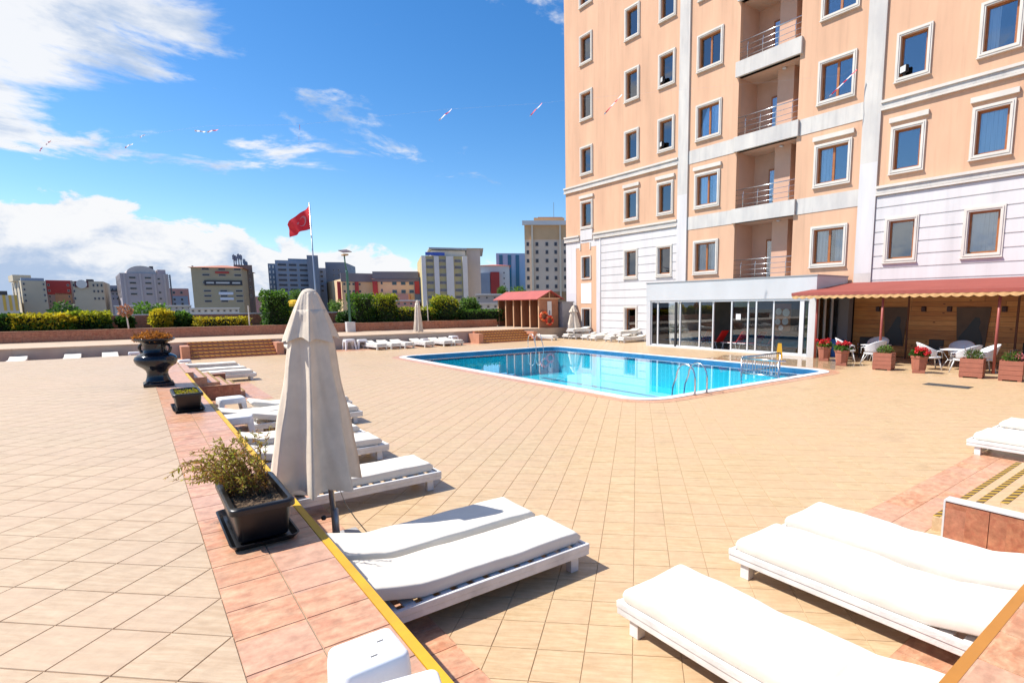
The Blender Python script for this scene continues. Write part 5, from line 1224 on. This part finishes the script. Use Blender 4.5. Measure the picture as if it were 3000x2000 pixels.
shrub('shrub', 340, 396, 921, 958, YH, 'small round dark shrub with a leaning pale stake', M_LEAFD, 'ball', 1700, 0.14)
shrub('shrub', 434, 512, 903, 958, YH-0.1, 'yellow flowering bush left of the round dark one', M_LEAFYG, 'ball', 2200, 0.17, M_LEAFY, 0.75)
shrub('shrub', 496, 566, 909, 957, YH+0.1, 'round dark green shrub above the black urn', M_LEAFD, 'ball', 2400, 0.15, M_LEAF, 0.4)
shrub('shrub', 575, 722, 931, 954, YH-0.3, 'low yellow ground cover between the dark shrub and the pale pole', M_LEAFYG, 'box', 2600, 0.12, M_LEAFY, 0.7, dy=0.5)
shrub('clipped_shrub', 772, 837, 858, 948, YH, 'tall clipped green shrub left of the big umbrella', M_LEAFD, 'box', 3400, 0.16, M_LEAF, 0.5, dy=0.85)
shrub('shrub', 832, 885, 916, 946, YH, 'low yellow green bush tucked beside the big umbrella', M_LEAFYG, 'box', 1400, 0.14, M_LEAFYG, 0.5, dy=0.6)
shrub('shrub', 985, 1035, 908, 943, YH, 'dark low shrub right of the big umbrella', M_LEAFD, 'ball', 1500, 0.14)
shrub('clipped_shrub', 1030, 1082, 865, 940, YH, 'clipped green shrub just right of the lamp post', M_LEAFD, 'box', 2800, 0.16, M_LEAF, 0.5, dy=0.8)
shrub('clipped_shrub', 1100, 1152, 867, 940, YH, 'clipped yellowish shrub second right of the lamp post', M_LEAFD, 'box', 2800, 0.16, M_LEAFYG, 0.5, dy=0.8)
shrub('shrub', 1076, 1106, 905, 940, YH+0.2, 'dark filler shrub between the two clipped ones', M_LEAFD, 'box', 900, 0.14, dy=0.6)
shrub('shrub', 1150, 1262, 903, 940, YH, 'low mixed yellow green hedge left of the big round bush', M_LEAFD, 'box', 2600, 0.15, M_LEAFYG, 0.5, dy=0.6)
shrub('bush', 1258, 1348, 860, 940, YH, 'big round golden topped bush left of the cabins', M_LEAFD, 'ball', 4200, 0.17, M_LEAFYG, 0.45, dy=1.3)
shrub('bush', 1340, 1402, 868, 938, YH+0.9, 'loose pale green bush behind the dark hedge by the cabins', M_LEAF, 'ball', 1300, 0.2, M_LEAFP, 0.6)
shrub('hedge', 1350, 1462, 908, 938, YH-0.2, 'dark glossy hedge beside the cabins', M_LEAFD, 'box', 2600, 0.15, M_LEAF, 0.3, dy=0.6)
def pole(px, pb, pt, y, label, lean=0, top=None):
    a = at_y(px, pb, y); b = at_y(px+lean, pt, y); t = thing('slim_pole', label, 'pole', (a.x, y, a.z-0.2), 0, 'slim pale poles in the planter')
    obj('shaft', MB().tube([(0, 0, 0), (b.x-a.x, 0, b.z-a.z+0.2)], 0.035, 6), mat('pale_pole', (0.60, 0.56, 0.50), 0.6), t)
    if top: obj('rag', foliage_quads(random.Random(3), 160, 0.30, 0.1, 0.28, 0.16, (b.x-a.x, 0, b.z-a.z+0.1), asp=0.6), mat('faded_rag', (0.50, 0.24, 0.13), 0.8), t)
    return t
pole(377, 956, 905, PWY+0.3, 'slim pale leaning pole with a faded orange rag at the left', -10, True)
pole(731, 953, 895, PWY+0.3, 'slim pale pole left of the clipped shrub', -4); pole(1255, 945, 880, PWY+0.3, 'slim pale pole left of the big round bush', -4)
# lamp post
lp = thing('lamp_post', 'dark green solar lamp post on a white pedestal before the planter', 'lamp post', (11.2, PWY-0.4, TZ))
obj('pedestal', MB().prism([(-0.27, -0.22), (0.27, -0.22), (0.27, 0.22), (-0.27, 0.22)], 0, 0.66), mat('pedestal_white', (0.62, 0.60, 0.58), 0.7, var=0.1), lp, bevel=0.02)
obj('pole', MB().tube([(0, 0, 0.66), (0, 0, 3.9), (-0.02, 0, 4.0)], [0.085, 0.075, 0.07], 10), M_LAMPG, lp, smooth=True)
obj('arm', MB().tube([(-0.02, 0, 3.9), (-0.10, -0.05, 4.5), (-0.14, -0.1, 5.0)], 0.045, 8), M_LAMPG, lp, smooth=True)
hd = obj('lamp_head', MB().prism([(-0.16, -0.4), (0.16, -0.4), (0.13, 0.2), (-0.13, 0.2)], -0.05, 0.05), mat('lamp_head', (0.42, 0.27, 0.13), 0.5), lp, bevel=0.02, loc=(-0.14, -0.1, 4.98))
obj('solar_panel', box(-0.32, 0.32, -0.26, 0.26, 0.0, 0.04), mat('solar_panel', (0.16, 0.11, 0.08), 0.3), lp, loc=(-0.05, 0.0, 5.22)).rotation_euler = (R(18), R(-8), R(20))
# ================================================================== changing cabins
SX, SY0, SY1 = 23.2, 33.3, 39.1
sh = thing('changing_cabins', 'row of open brown wooden changing cabins under a red gable roof', 'cabin')
obj('back_wall', box(SX+1.7, SX+1.78, SY0+0.05, SY1, TZ, 2.9), M_SHED, sh)
for k in range(6):
    y = SY0+0.05+(SY1-SY0-0.1)*k/5
    pr_ = obj('partition', box(SX+0.06, SX+1.7, y-0.03, y+0.03, TZ, 2.88), M_SHED, sh) if k else obj('gable_wall', box(SX+0.06, SX+1.78, SY0, SY0+0.05, TZ, 2.88), mat('gable_boards', (0.36, 0.15, 0.075), 0.7, var=0.2, vscale=2), sh)
    obj('edge_board', box(SX, SX+0.06, y-0.055, y+0.055, TZ, 2.88), M_SHEDL, pr_)
for k in range(5):
    y = SY0+0.05+(SY1-SY0-0.1)*(k+0.5)/5; obj('inner_board', box(SX+1.60, SX+1.69, y-0.5, y+0.5, TZ+0.02, 2.8), mat('cabin_inner', (0.30, 0.12, 0.05), 0.7, var=0.25, vscale=3), sh)
RZ = 3.46; xm = SX+0.95
for s, x0 in ((1, SX-0.28), (-1, SX+2.18)):
    mb = MB(); mb.v = [(x0, SY0-0.25, 2.82), (x0, SY1+0.25, 2.82), (xm, SY1+0.25, RZ), (xm, SY0-0.25, RZ), (x0, SY0-0.25, 2.87), (x0, SY1+0.25, 2.87), (xm, SY1+0.25, RZ+0.05), (xm, SY0-0.25, RZ+0.05)]
    mb.f = [(0, 1, 2, 3), (7, 6, 5, 4), (0, 4, 5, 1), (1, 5, 6, 2), (2, 6, 7, 3), (3, 7, 4, 0)]; obj('roof_slope', mb, M_ROOF, sh)
obj('tie_beam', box(SX-0.05, SX+1.95, SY0-0.06, SY0-0.003, 2.86, 2.96), M_SHEDL, sh); obj('king_post', box(xm-0.04, xm+0.04, SY0-0.05, SY0-0.003, 2.965, RZ-0.02), M_SHEDL, sh)
mb = MB(); mb.poly([(SX+0.05, SY0+0.1, 2.9), (SX+1.85, SY0+0.1, 2.9), (xm, SY0+0.1, RZ-0.02)]); obj('gable_back', mb, M_SHED, sh)
t = thing('notice_board', 'white notice board on the cabin gable wall', 'sign', (24.15, SY0-0.02, 2.15)); obj('board', box(-0.19, 0.19, -0.02, 0.0, -0.50, 0.55), mat('notice_white', (0.66, 0.62, 0.58), 0.6), t)
obj('pictogram', MB().prism([(-0.05, -0.026), (0.06, -0.026), (0.06, -0.021), (-0.05, -0.021)], -0.40, -0.12), mat('pictogram_blue', (0.10, 0.14, 0.25), 0.6), t)
def lifering(x, z, label, r_=0.30, m=M_LIFE, y=SY0-0.10):
    t = thing('life_ring', label, 'life ring', (x, y, z), 0, 'orange life rings on the cabin wall')
    pts = [(r_*math.cos(a), 0, r_*math.sin(a)) for a in [2*math.pi*k/28 for k in range(28)]]; obj('ring', MB().tube(pts, 0.085, 10, closed=True), m, t, smooth=True)
    for k in range(4):
        a = R(45+90*k); p = [(r_*math.cos(a+d), 0, r_*math.sin(a+d)) for d in (-0.13, 0, 0.13)]; obj('band', MB().tube(p, 0.092, 10), mat('ring_band', (0.75, 0.30, 0.12), 0.5), t, smooth=True)
lifering(23.60, 1.62, 'left of two orange life rings on the cabin wall'); lifering(24.02, 1.30, 'right of two orange life rings on the cabin wall', m=mat('life_ring_red', (0.68, 0.05, 0.015), 0.5), y=SY0-0.20)
t = thing('grey_box', 'grey sheet metal box standing between the cabins and the hotel', 'box'); obj('body', box(25.15, 26.2, 33.0, 34.6, 0.2, 2.62), M_GREYB, t, bevel=0.02); obj('lid', box(25.1, 26.25, 32.95, 34.65, 2.625, 2.68), M_GREYB, t); obj('plinth', box(25.2, 26.15, 33.05, 34.5, 0.0, 0.2), M_CONC, t)

# ================================================================== bunting of red and white tape
A = Vector((HX-0.3, 12.3, 13.0)); Bp = at_dist(-150, 462, 40)
bt_ = thing('tape_bunting', 'thin line with fluttering red and white tape strips crossing the sky', 'bunting')
def on_line_plane(px, py):
    n = Vector((Bp-A).cross(Vector((0, 0, 1)))); v = ray(px, py); c = Vector((0, 0, CAMZ)); return c+v*((A-c).dot(n)/v.dot(n))
spots = [(2470, 235), (1800, 295), (1570, 318), (1305, 335), (875, 380), (606, 383), (400, 412), (132, 432)]
pts = [A]+[on_line_plane(x, y-14) for x, y in spots]+[Bp]
obj('line', MB().tube([tuple(p) for p in pts], 0.0018, 4), mat('line_grey', (0.45, 0.45, 0.48), 0.7), bt_)
def ribbon(a, b, w=0.055):
    mb = MB(); n = 8; d = b-a; s = Vector((0, 0, 1)).cross(d).normalized()*0.03
    for i in range(n+1):
        p = a+d*(i/n)+s*math.sin(i*1.3); tw = 0.8*i/n
        mb.v += [tuple(p+Vector((0, 0, w*math.cos(tw)))+s*math.sin(tw)), tuple(p-Vector((0, 0, w*math.cos(tw)))-s*math.sin(tw))]
    for i in range(n): mb.f.append((2*i, 2*i+1, 2*i+3, 2*i+2))
    return obj('tape_strip', mb, M_RWTAPE, bt_)
for (x0, y0), (x1, y1) in [((2430, 283), (2510, 205)), ((1770, 335), (1822, 278)), ((1552, 340), (1588, 303)), ((1286, 352), (1324, 320)), ((875, 425), (878, 365)), ((570, 383), (602, 387)), ((606, 387), (640, 380)), ((366, 432), (392, 420)), ((410, 402), (426, 394)), ((116, 442), (124, 432)), ((134, 424), (150, 412))]:
    ribbon(on_line_plane(x0, y0), on_line_plane(x1, y1), 0.036)

# ================================================================== the city beyond
def cm(name, c, rough=0.8, var=0.08): return mat('city_'+name, tuple(min(0.8, v*1.25+0.02) for v in c), rough, var=var, vscale=0.25, spec=0.2)  # city colours lightened, distance haze put into the paint
C_WIN = mat('city_glass', (0.05, 0.055, 0.065), 0.35, var=0.5, vscale=0.35)
C_WIN2 = mat('city_glass_light', (0.16, 0.19, 0.22), 0.15, var=0.4, vscale=0.3)
class City:
    def __init__(s, name, label, px0, px1, ptop, dist, depth, wall, yaw=0, cat='building', base=-6.0):
        a, b = at_dist(px0, ptop, dist), at_dist(px1, ptop, dist); c = (a+b)/2; az = math.atan2(c.x, c.y)
        s.w = (b-a).length/math.cos(R(yaw)) if abs(yaw) < 60 else (b-a).length; s.d = depth; s.dist = dist; s.z0 = base; s.h = c.z-base; s.px0, s.px1 = px0, px1; s.ppm = (px1-px0)/s.w
        s.t = thing(name, label, cat, (c.x, c.y, base), -az+R(yaw)); s.top = ptop
        s.wall = obj('wall', box(-s.w/2, s.w/2, 0, depth, 0, s.h), wall, s.t)
    def X(s, px): return (px-(s.px0+s.px1)/2)/s.ppm
    def Z(s, py): return s.h-(py-s.top)/s.ppm
    def part(s, name, px0, px1, py0, py1, m, out=0.06, parent=None, back=0.02):
        return obj(name, box(s.X(px0), s.X(px1), -out, back, s.Z(py1), s.Z(py0)), m, parent or s.t)
    def windows(s, xs, ys, w, h, m=C_WIN, fr=None):
        for x in xs:
            for y in ys:
                o = s.part('window', x-w/2, x+w/2, y-h/2, y+h/2, fr or M_CFR, 0.08)
                obj('pane', box(s.X(x-w/2)+0.06, s.X(x+w/2)-0.06, -0.10, -0.081, s.Z(y+h/2)+0.06, s.Z(y-h/2)-0.06), m, o)
    def side_windows(s, side, n, ys, w=1.3, h=1.5, m=C_WIN):
        X = s.w/2 if side > 0 else -s.w/2
        for i in range(n):
            y = s.d*(i+0.5)/n
            for py in ys:
                z = s.Z(py); a, b = sorted((X-0.02*side, X+0.06*side)); obj('window', box(a, b, y-w/2, y+w/2, z-h/2, z+h/2), m, s.t)
    def roofbox(s, name, px0, px1, py0, m, y0=1.0, y1=None, bot=None):
        return obj(name, box(s.X(px0), s.X(px1), y0, y1 or s.d-1, s.Z(bot) if bot else s.h, s.Z(py0)), m, s.t)
    def hip(s, py, m, over=0.5):
        z = s.Z(py); mb = MB(); a, d, h = s.w/2+over, s.d+over, s.h; mb.v = [(-a, -over, h), (a, -over, h), (a, d, h), (-a, d, h), (-a*0.12, s.d/2, z), (a*0.12, s.d/2, z)]
        mb.f = [(0, 1, 5, 4), (1, 2, 5), (2, 3, 4, 5), (3, 0, 4), (3, 2, 1, 0)]; return obj('roof', mb, m, s.t)
M_CFR = cm('frame', (0.36, 0.34, 0.31))
def rng_(a, b, n): return [a+(b-a)*i/(n-1) for i in range(n)]
cream = cm('cream', (0.42, 0.36, 0.26)); beige = cm('beige', (0.31, 0.26, 0.165)); lil = cm('lilac', (0.33, 0.29, 0.30)); slate = cm('slate', (0.125, 0.16, 0.21)); slate2 = cm('slate_light', (0.23, 0.27, 0.33)); red_ = cm('red', (0.33, 0.035, 0.03)); dark_ = cm('dark', (0.035, 0.035, 0.04)); white_ = cm('white', (0.56, 0.54, 0.50)); tile_ = cm('rooftile', (0.36, 0.14, 0.085)); yel_ = cm('yellow', (0.52, 0.33, 0.06)); pink_ = cm('pink', (0.45, 0.22, 0.18)); olive_ = cm('olive', (0.40, 0.34, 0.17)); sand_ = cm('sand', (0.60, 0.43, 0.24)); glassb = cm('blueglass', (0.28, 0.38, 0.48), 0.25)
b = City('striped_building', 'low white building with yellow stripes at the far left edge', -60, 52, 864, 150, 14, cm('pale', (0.46, 0.42, 0.36)))
for x in (10, 28, 45): b.part('stripe', x-5, x+4, 864, 930, yel_)
b.roofbox('roof_unit', -10, 22, 846, dark_, 2, 6)
b = City('cream_building', 'cream apartment block with a grey roof rail at the left', 60, 132, 822, 160, 16, cream, 6); b.side_windows(-1, 3, (840, 860, 880, 900), m=C_WIN)
b.windows((68, 126), (836, 858, 880, 903), 7, 10); b.roofbox('stair_tower', 46, 100, 797, cream, 4, 12, 822); b.roofbox('roof_rail', 62, 130, 811, slate2, 0.4, 1.2)
b = City('red_panel_building', 'building with a large blank red wall panel', 132, 212, 821, 165, 16, cm('mauve', (0.30, 0.22, 0.20))); b.part('red_panel', 134, 205, 822, 877, red_); b.windows((140, 197), (840, 862, 885, 905), 7, 9); b.part('lower_wall', 155, 205, 872, 910, cm('tan', (0.40, 0.22, 0.13)))
b = City('signboard_building', 'cream block with a dark square sign near the red wall', 212, 302, 824, 158, 16, cream, -5); sg = b.part('sign', 218, 257, 824, 847, cm('maroon', (0.10, 0.02, 0.03)), 0.2); obj('sign_disc', MB().lathe([(0.9, 0), (0.9, 0.1)], 16), white_, b.t, loc=(b.X(238), -0.3, b.Z(835))).rotation_euler = (R(90), 0, 0)
b.windows((214, 272, 284, 296), (839, 862, 890), 7, 11); b.roofbox('water_tank', 247, 266, 814, dark_, 3, 6)
b = City('grey_block', 'small grey block squeezed left of the curved roof building', 300, 356, 836, 190, 14, cm('dusk', (0.24, 0.23, 0.25))); b.windows(rng_(306, 350, 5), (850, 868, 886), 6, 9); b.part('balcony_band', 310, 352, 853, 858, dark_, 0.5)
b = City('curved_roof_building', 'lilac grey five storey building with shallow curved roof', 350, 492, 801, 150, 18, lil, 4); b.windows((385, 430), (817, 836, 856, 876), 20, 8); b.windows((462,), (820, 837, 870, 893), 9, 8); b.side_windows(-1, 4, (817, 836, 856, 876))
for x in (362, 408, 450, 480): b.part('pilaster', x-3, x+3, 801, 915, cm('lilac_light', (0.37, 0.33, 0.33)), 0.15)
mb = MB(); n = 14; w = b.w*0.62
for i in range(n+1): a = math.pi*i/n; mb.v += [(-0.05*b.w-w/2*math.cos(a), 0.5, b.h+1.6*math.sin(a)), (-0.05*b.w-w/2*math.cos(a), 14, b.h+1.6*math.sin(a))]
for i in range(n): mb.f.append((2*i, 2*i+2, 2*i+3, 2*i+1))
mb.f.append(tuple(2*i for i in reversed(range(n+1)))); obj('curved_roof', mb, cm('roofgrey', (0.42, 0.38, 0.36)), b.t)
b.roofbox('chimney', 444, 455, 770, dark_, 4, 6, 800); b.roofbox('plant_room', 465, 490, 783, lil, 3, 9, 800)
for k in range(2): obj('lattice_leg', box(b.X(494+8*k), b.X(494+8*k)+0.25, 4, 4.25, 0, b.Z(800)), slate, b.t)
for k in range(9): obj('lattice_bar', box(b.X(494), b.X(503), 4.05, 4.2, b.Z(805+k*8), b.Z(803+k*8)), slate, b.t)
b = City('pink_block', 'pinkish low block right of the curved roof building', 496, 552, 845, 185, 14, pink_); b.part('grey_part', 500, 548, 872, 915, slate2); b.windows((508, 530), (860, 884, 900), 8, 9)
b = City('banner_building', 'beige six storey block with hip roof and black banner', 558, 706, 784, 140, 20, beige, -9); b.hip(766, tile_); YS = (789, 809, 835, 863, 880, 898); b.windows((600, 648, 694), YS, 22, 8); b.side_windows(-1, 5, YS)
bn = b.part('banner', 594, 706, 827, 844, dark_, 0.35); 
for x0, x1 in ((600, 622), (628, 668), (676, 700)): obj('banner_line', box(b.X(x0), b.X(x1), -0.37, -0.352, b.Z(838), b.Z(833)), cm('bannertext', (0.45, 0.45, 0.42)), bn)
b.part('red_sign', 628, 668, 797, 803, red_, 0.35); b.part('white_banner', 633, 676, 867, 876, cm('paleblue', (0.50, 0.53, 0.58)), 0.3); b.part('white_banner', 636, 676, 886, 894, cm('paleblue', (0.50, 0.53, 0.58)), 0.3)
b2 = City('painted_shade_block', 'block painted dark as if shaded, carrying a cluster of phone masts', 684, 738, 776, 148, 18, cm('painted_shade_brown', (0.13, 0.105, 0.09)))  # the banner building's shaded side, its shade put into the brown
for x, p0 in ((686, 738), (692, 742), (700, 735), (707, 738), (716, 752), (722, 760)):
    obj('mast', MB().tube([(b2.X(x), 3, b2.h), (b2.X(x), 3, b2.Z(p0))], 0.12, 6), slate, b2.t); obj('antenna', box(b2.X(x)-0.28, b2.X(x)+0.28, 2.6, 3.0, b2.Z(p0+18), b2.Z(p0+3)), slate, b2.t)
b2.windows((715, 728), (800, 826, 852, 880), 5, 10)
b = City('office_building', 'slate blue office block with white side strips behind the flag', 805, 906, 763, 155, 26, slate2, 0); YS = (778, 794, 811, 827, 843, 858)
for y in YS:
    for x0, x1 in ((811, 838), (843, 868), (874, 904)): 
        o = b.part('window', x0, x1, y-5, y+4, M_CFR, 0.08); obj('pane', box(b.X(x0)+0.1, b.X(x1)-0.1, -0.10, -0.081, b.Z(y+3), b.Z(y-4)), mat('office_glass', (0.035, 0.045, 0.07), 0.35), o)
b.roofbox('top_slab', 843, 900, 755, slate, 2, 12)
c = City('office_wing', 'narrow office wing with white window strips left of the slate block', 784, 806, 772, 158, 20, slate)
for y in (782, 799, 816, 832, 848, 864): c.part('white_strip', 787, 791, y-4, y+5, white_); c.part('white_strip', 797, 801, y-4, y+5, white_)
c = City('slate_tower', 'plain slate tower slab directly behind the flagpole', 898, 931, 748, 150, 16, slate)
c = City('slate_annex', 'lower slate annex with a column of small windows', 930, 954, 785, 156, 16, slate2); c.windows((941,), (797, 811, 827, 842, 857), 9, 7)
c = City('slate_block', 'tall plain slate block right of the flagpole', 952, 1010, 768, 165, 18, cm('slate3', (0.16, 0.19, 0.23)), -10); c.windows((976, 990), (792, 808, 822, 838), 4, 5)
b = City('red_pier_building', 'yellow building with red piers and grey top floor, left wing', 1000, 1096, 818, 140, 20, sand_, 12); b.part('grey_top', 998, 1097, 800, 826, cm('greytop', (0.16, 0.15, 0.16)), 0.3); b.windows((1008, 1022, 1034, 1052), (833, 855), 7, 7)
for x in (992, 1043): b.part('red_pier', x-5, x+5, 826, 885, red_, 0.4)
b = City('red_pier_building', 'yellow building with red piers and grey top floor, right wing', 1094, 1226, 818, 138, 22, sand_, -8); b.part('grey_top', 1092, 1226, 795, 826, cm('greytop', (0.16, 0.15, 0.16)), 0.3); b.windows((1117,), (829, 852), 6, 10); b.windows((1154, 1180, 1204), (830, 855), 14, 11, mat('teal_glass', (0.04, 0.09, 0.11), 0.12)); b.hip(796, tile_)
for x in (1098, 1221): b.part('red_pier', x-7, x+7, 824, 862, red_, 0.4)
b.roofbox('chimney', 1206, 1222, 793, pink_, 3, 6, 812); b.part('low_wing', 1085, 1200, 863, 900, pink_, 4.0); b.part('side_glass', 1213, 1232, 812, 890, slate, 0.2)
b = City('pilaster_building', 'pale seven storey block with white pilasters and olive bands', 1234, 1368, 750, 130, 22, olive_, 5)
YS = (764, 783, 806, 829, 851, 872, 891)
for x0, x1 in ((1234, 1246), (1270, 1284), (1305, 1327), (1354, 1368)): b.part('white_pilaster', x0, x1, 751, 905, white_, 0.5)
b.windows((1258, 1295, 1340), YS, 20, 9, C_WIN2); b.part('blue_sign', 1246, 1302, 740, 749, cm('signblue', (0.04, 0.09, 0.36)), 0.3); b.roofbox('attic', 1265, 1366, 731, white_, 2, 14); b.roofbox('flat_roof', 1258, 1370, 724, cm('rooflid', (0.30, 0.32, 0.35)), 1, 16, 729)
c = City('blank_gable', 'blank pale gable wall of the pilaster building', 1366, 1406, 728, 134, 20, cm('gable', (0.40, 0.37, 0.35))); c.hip(718, cm('rooflid', (0.30, 0.32, 0.35)), 0.8)
b = City('red_roof_block', 'white block with a red roof left of the glass office', 1406, 1492, 778, 170, 18, white_, 0); b.hip(769, cm('redroof', (0.42, 0.09, 0.06))); b.windows((1476,), (799, 815, 831), 4, 5); b.part('red_wall', 1436, 1462, 797, 860, red_, 1.0); b.part('blue_grey_wall', 1406, 1434, 800, 860, slate2, 1.2); b.windows((1420, 1428), (812, 826, 842), 4, 6)
b = City('glass_office', 'pale blue glass office block with dark vertical strips', 1453, 1538, 742, 190, 20, glassb); 
for x in (1467, 1492, 1515): b.part('dark_strip', x-5, x+5, 747, 860, cm('tealglass', (0.02, 0.13, 0.20), 0.15), 0.2)
b = City('cream_tower', 'cream apartment tower with orange upper floors beside the hotel', 1536, 1668, 658, 120, 24, cm('towercream', (0.58, 0.45, 0.33)), 0); b.part('orange_floors', 1536, 1668, 659, 700, cm('toworange', (0.52, 0.33, 0.17)), 0.12)
YS = (662, 687, 714, 737, 762, 787, 812, 837, 862, 876); b.windows((1545, 1572, 1601, 1627, 1655), YS, 9, 12)
for x in (1558, 1640): b.part('rib', x-2, x+3, 650, 870, cm('rib', (0.62, 0.52, 0.38)), 0.5)
b.part('cornice', 1530, 1668, 648, 660, white_, 0.8); b.roofbox('penthouse', 1563, 1655, 632, cm('toworange', (0.52, 0.33, 0.17)), 3, 18, 650); b.roofbox('red_cap', 1575, 1650, 626, tile_, 5, 16, 632); b.part('lower_floors', 1536, 1668, 852, 900, cm('towerbase', (0.30, 0.18, 0.09)), 0.14)
obj('aerial', MB().tube([(b.X(1624), 8, b.h), (b.X(1624), 8, b.Z(575))], 0.05, 5), slate, b.t)
# low roofs between planter and city
for i, (a_, b__, pt_, d_, m_, lab) in enumerate([(556, 700, 902, 95, cm('lowwhite', (0.50, 0.49, 0.47)), 'long low pale shed roof below the banner building'), (735, 780, 868, 220, pink_, 'distant pink roofs left of the office block'), (1380, 1480, 888, 70, cm('lowwhite', (0.50, 0.49, 0.47)), 'low white market roofs left of the cabins'), (1395, 1480, 862, 85, cm('carport', (0.30, 0.27, 0.26)), 'grey carport roofs behind the market stalls'), (1085, 1230, 880, 110, pink_, 'low pink wall before the red pier building'), (335, 560, 895, 120, cm('lowgrey', (0.34, 0.33, 0.32)), 'low grey yard walls below the curved roof building')]):
    c = City('low_building', lab, a_, b__, pt_, d_, 10, m_); c.windows(rng_(a_+8, b__-8, max(3, int((b__-a_)/18))), (pt_+10,), 8, 7); c.part('eave', a_-2, b__+2, pt_-1, pt_+2, white_, 0.6)
t = thing('play_canopy', 'small yellow domed playground canopy beside the big umbrella', 'canopy', tuple(at_dist(862, 893, 75).xy)+(-6,)); zc = at_dist(862, 878, 75).z+6
mb = MB(); n = 16
mb.lathe([(0.95, zc-0.8), (0.90, zc-0.5), (0.70, zc-0.2), (0.38, zc-0.04), (0.05, zc)], n); obj('dome', mb, cm('domeyellow', (0.62, 0.36, 0.01)), t)
for sx, sy in ((1, 1), (1, -1), (-1, 1), (-1, -1)): obj('leg', MB().tube([(sx, sy, 0), (sx, sy, zc-0.6)], 0.08, 6), slate, t)
# trees between the planter and the city
def tree(px, ptop, dist, wpx, label, m, seed, n=900, hfrac=0.55):
    a = at_dist(px, ptop, dist); r_ = wpx/2/F_PX*dist/ math.cos(math.atan2((px-PCX), F_PX)); t = thing('tree', label, 'tree', (a.x, a.y, -6), 0, 'trees beyond the parapet'); rg = random.Random(seed); H = a.z+6; mb = MB()
    for k in range(7):
        c = (rg.uniform(-0.45, 0.45)*r_, rg.uniform(-0.45, 0.45)*r_, H-r_*rg.uniform(0.45, 1.3)); q = foliage_quads(rg, n//7, r_*0.55, r_*0.55, r_*0.5, r_*0.20, c, 'ball', 0.6, 0.4); nn = len(mb.v); mb.v += q.v; mb.f += [tuple(i+nn for i in f) for f in q.f]
    o = obj('crown', mb, m, t); o['kind'] = 'stuff'
    obj('trunk', MB().tube([(0, 0, 0), (0.1, 0, H*0.5), (0, 0.1, H-r_)], [r_*0.14, r_*0.1, r_*0.05], 7), M_BARK, t)
    for k in range(4): an = rg.uniform(0, 6.28); obj('limb', MB().tube([(0, 0, H-r_*1.5), (r_*0.5*math.cos(an), r_*0.5*math.sin(an), H-r_*0.7)], [r_*0.06, r_*0.03], 5), M_BARK, t)
for i, (px, pt_, d_, w_, lab, m_) in enumerate([(183, 885, 100, 52, 'round dark tree before the red wall panel', M_LEAFD), (440, 885, 100, 62, 'dull green tree before the curved roof building', M_LEAF), (868, 846, 90, 36, 'feathery tree left of the big umbrella top', M_LEAFP), (985, 876, 80, 40, 'bright green tree right of the umbrella top', M_LEAFP), (1468, 838, 110, 40, 'spiky palm like tree before the red roof block', M_LEAF), (1520, 835, 100, 62, 'bright green tree left of the cream tower', M_LEAFP), (1378, 878, 75, 46, 'pale bushy tree left of the market roofs', M_LEAFP), (842, 886, 75, 30, 'tree behind the yellow play canopy', M_LEAFP)]): tree(px, pt_, d_, w_, lab, m_, 30+i)
# flag
fp = at_dist(926, 880, 60); ftop = at_dist(915, 594, 60)
fl = thing('flagpole', 'tall thin steel flagpole flying a red flag', 'flagpole', (fp.x, fp.y, -6)); hh = ftop.z+6
obj('pole', MB().tube([(0, 0, 0), (0, 0, hh)], [0.09, 0.05], 10), M_POLE, fl, smooth=True)
fg = thing('flag', 'red flag with faint white crescent and star hanging half furled', 'flag', (fp.x, fp.y, -6+hh))
ux = -CX_.copy(); ux.z = 0; ux.normalize(); vy = Vector((ux.y, -ux.x, 0))
def fpt(u, v):      # u along the fly 0..1, v down 0..1 ; the fly droops and folds
    w = 2.35*u*(1-0.10*v); z = -0.28-2.15*v*(1-0.45*u)-1.75*u**1.05
    return ux*w+vy*(0.22*math.sin(u*7+v*2)+0.12*math.sin(u*13+v*5))*min(1, u*4)+Vector((0, 0, z))
mb = MB(); nu, nv = 26, 14
for i in range(nu+1):
    for j in range(nv+1): mb.v.append(tuple(fpt(i/nu, j/nv)))
for i in range(nu):
    for j in range(nv): q = i*(nv+1)+j; mb.f.append((q, q+1, q+nv+2, q+nv+1))
obj('cloth', mb, M_FLAG, fg, smooth=True)
M_FWH = mat('flag_white', (0.62, 0.20, 0.22), 0.8)
def emblem(poly):
    for off in (-0.035, 0.035):
        mb = MB(); mb.poly([tuple(fpt(u, v)+vy*off) for u, v in poly]); obj('emblem', mb, M_FWH, fg)
outer = [(0.33+0.15*math.cos(a), 0.5+0.25*math.sin(a)) for a in [R(40+280*k/20) for k in range(21)]]; inner = [(0.365+0.12*math.cos(a), 0.5+0.20*math.sin(a)) for a in [R(320-280*k/20) for k in range(21)]]
for k in range(20): emblem([outer[k], outer[k+1], inner[19-k], inner[20-k]])
star = [(0.50+(0.06 if k % 2 == 0 else 0.024)*math.cos(R(180+36*k)), 0.5+(0.10 if k % 2 == 0 else 0.04)*math.sin(R(180+36*k))) for k in range(10)]
for k in range(10): emblem([(0.50, 0.5), star[k], star[(k+1) % 10]])
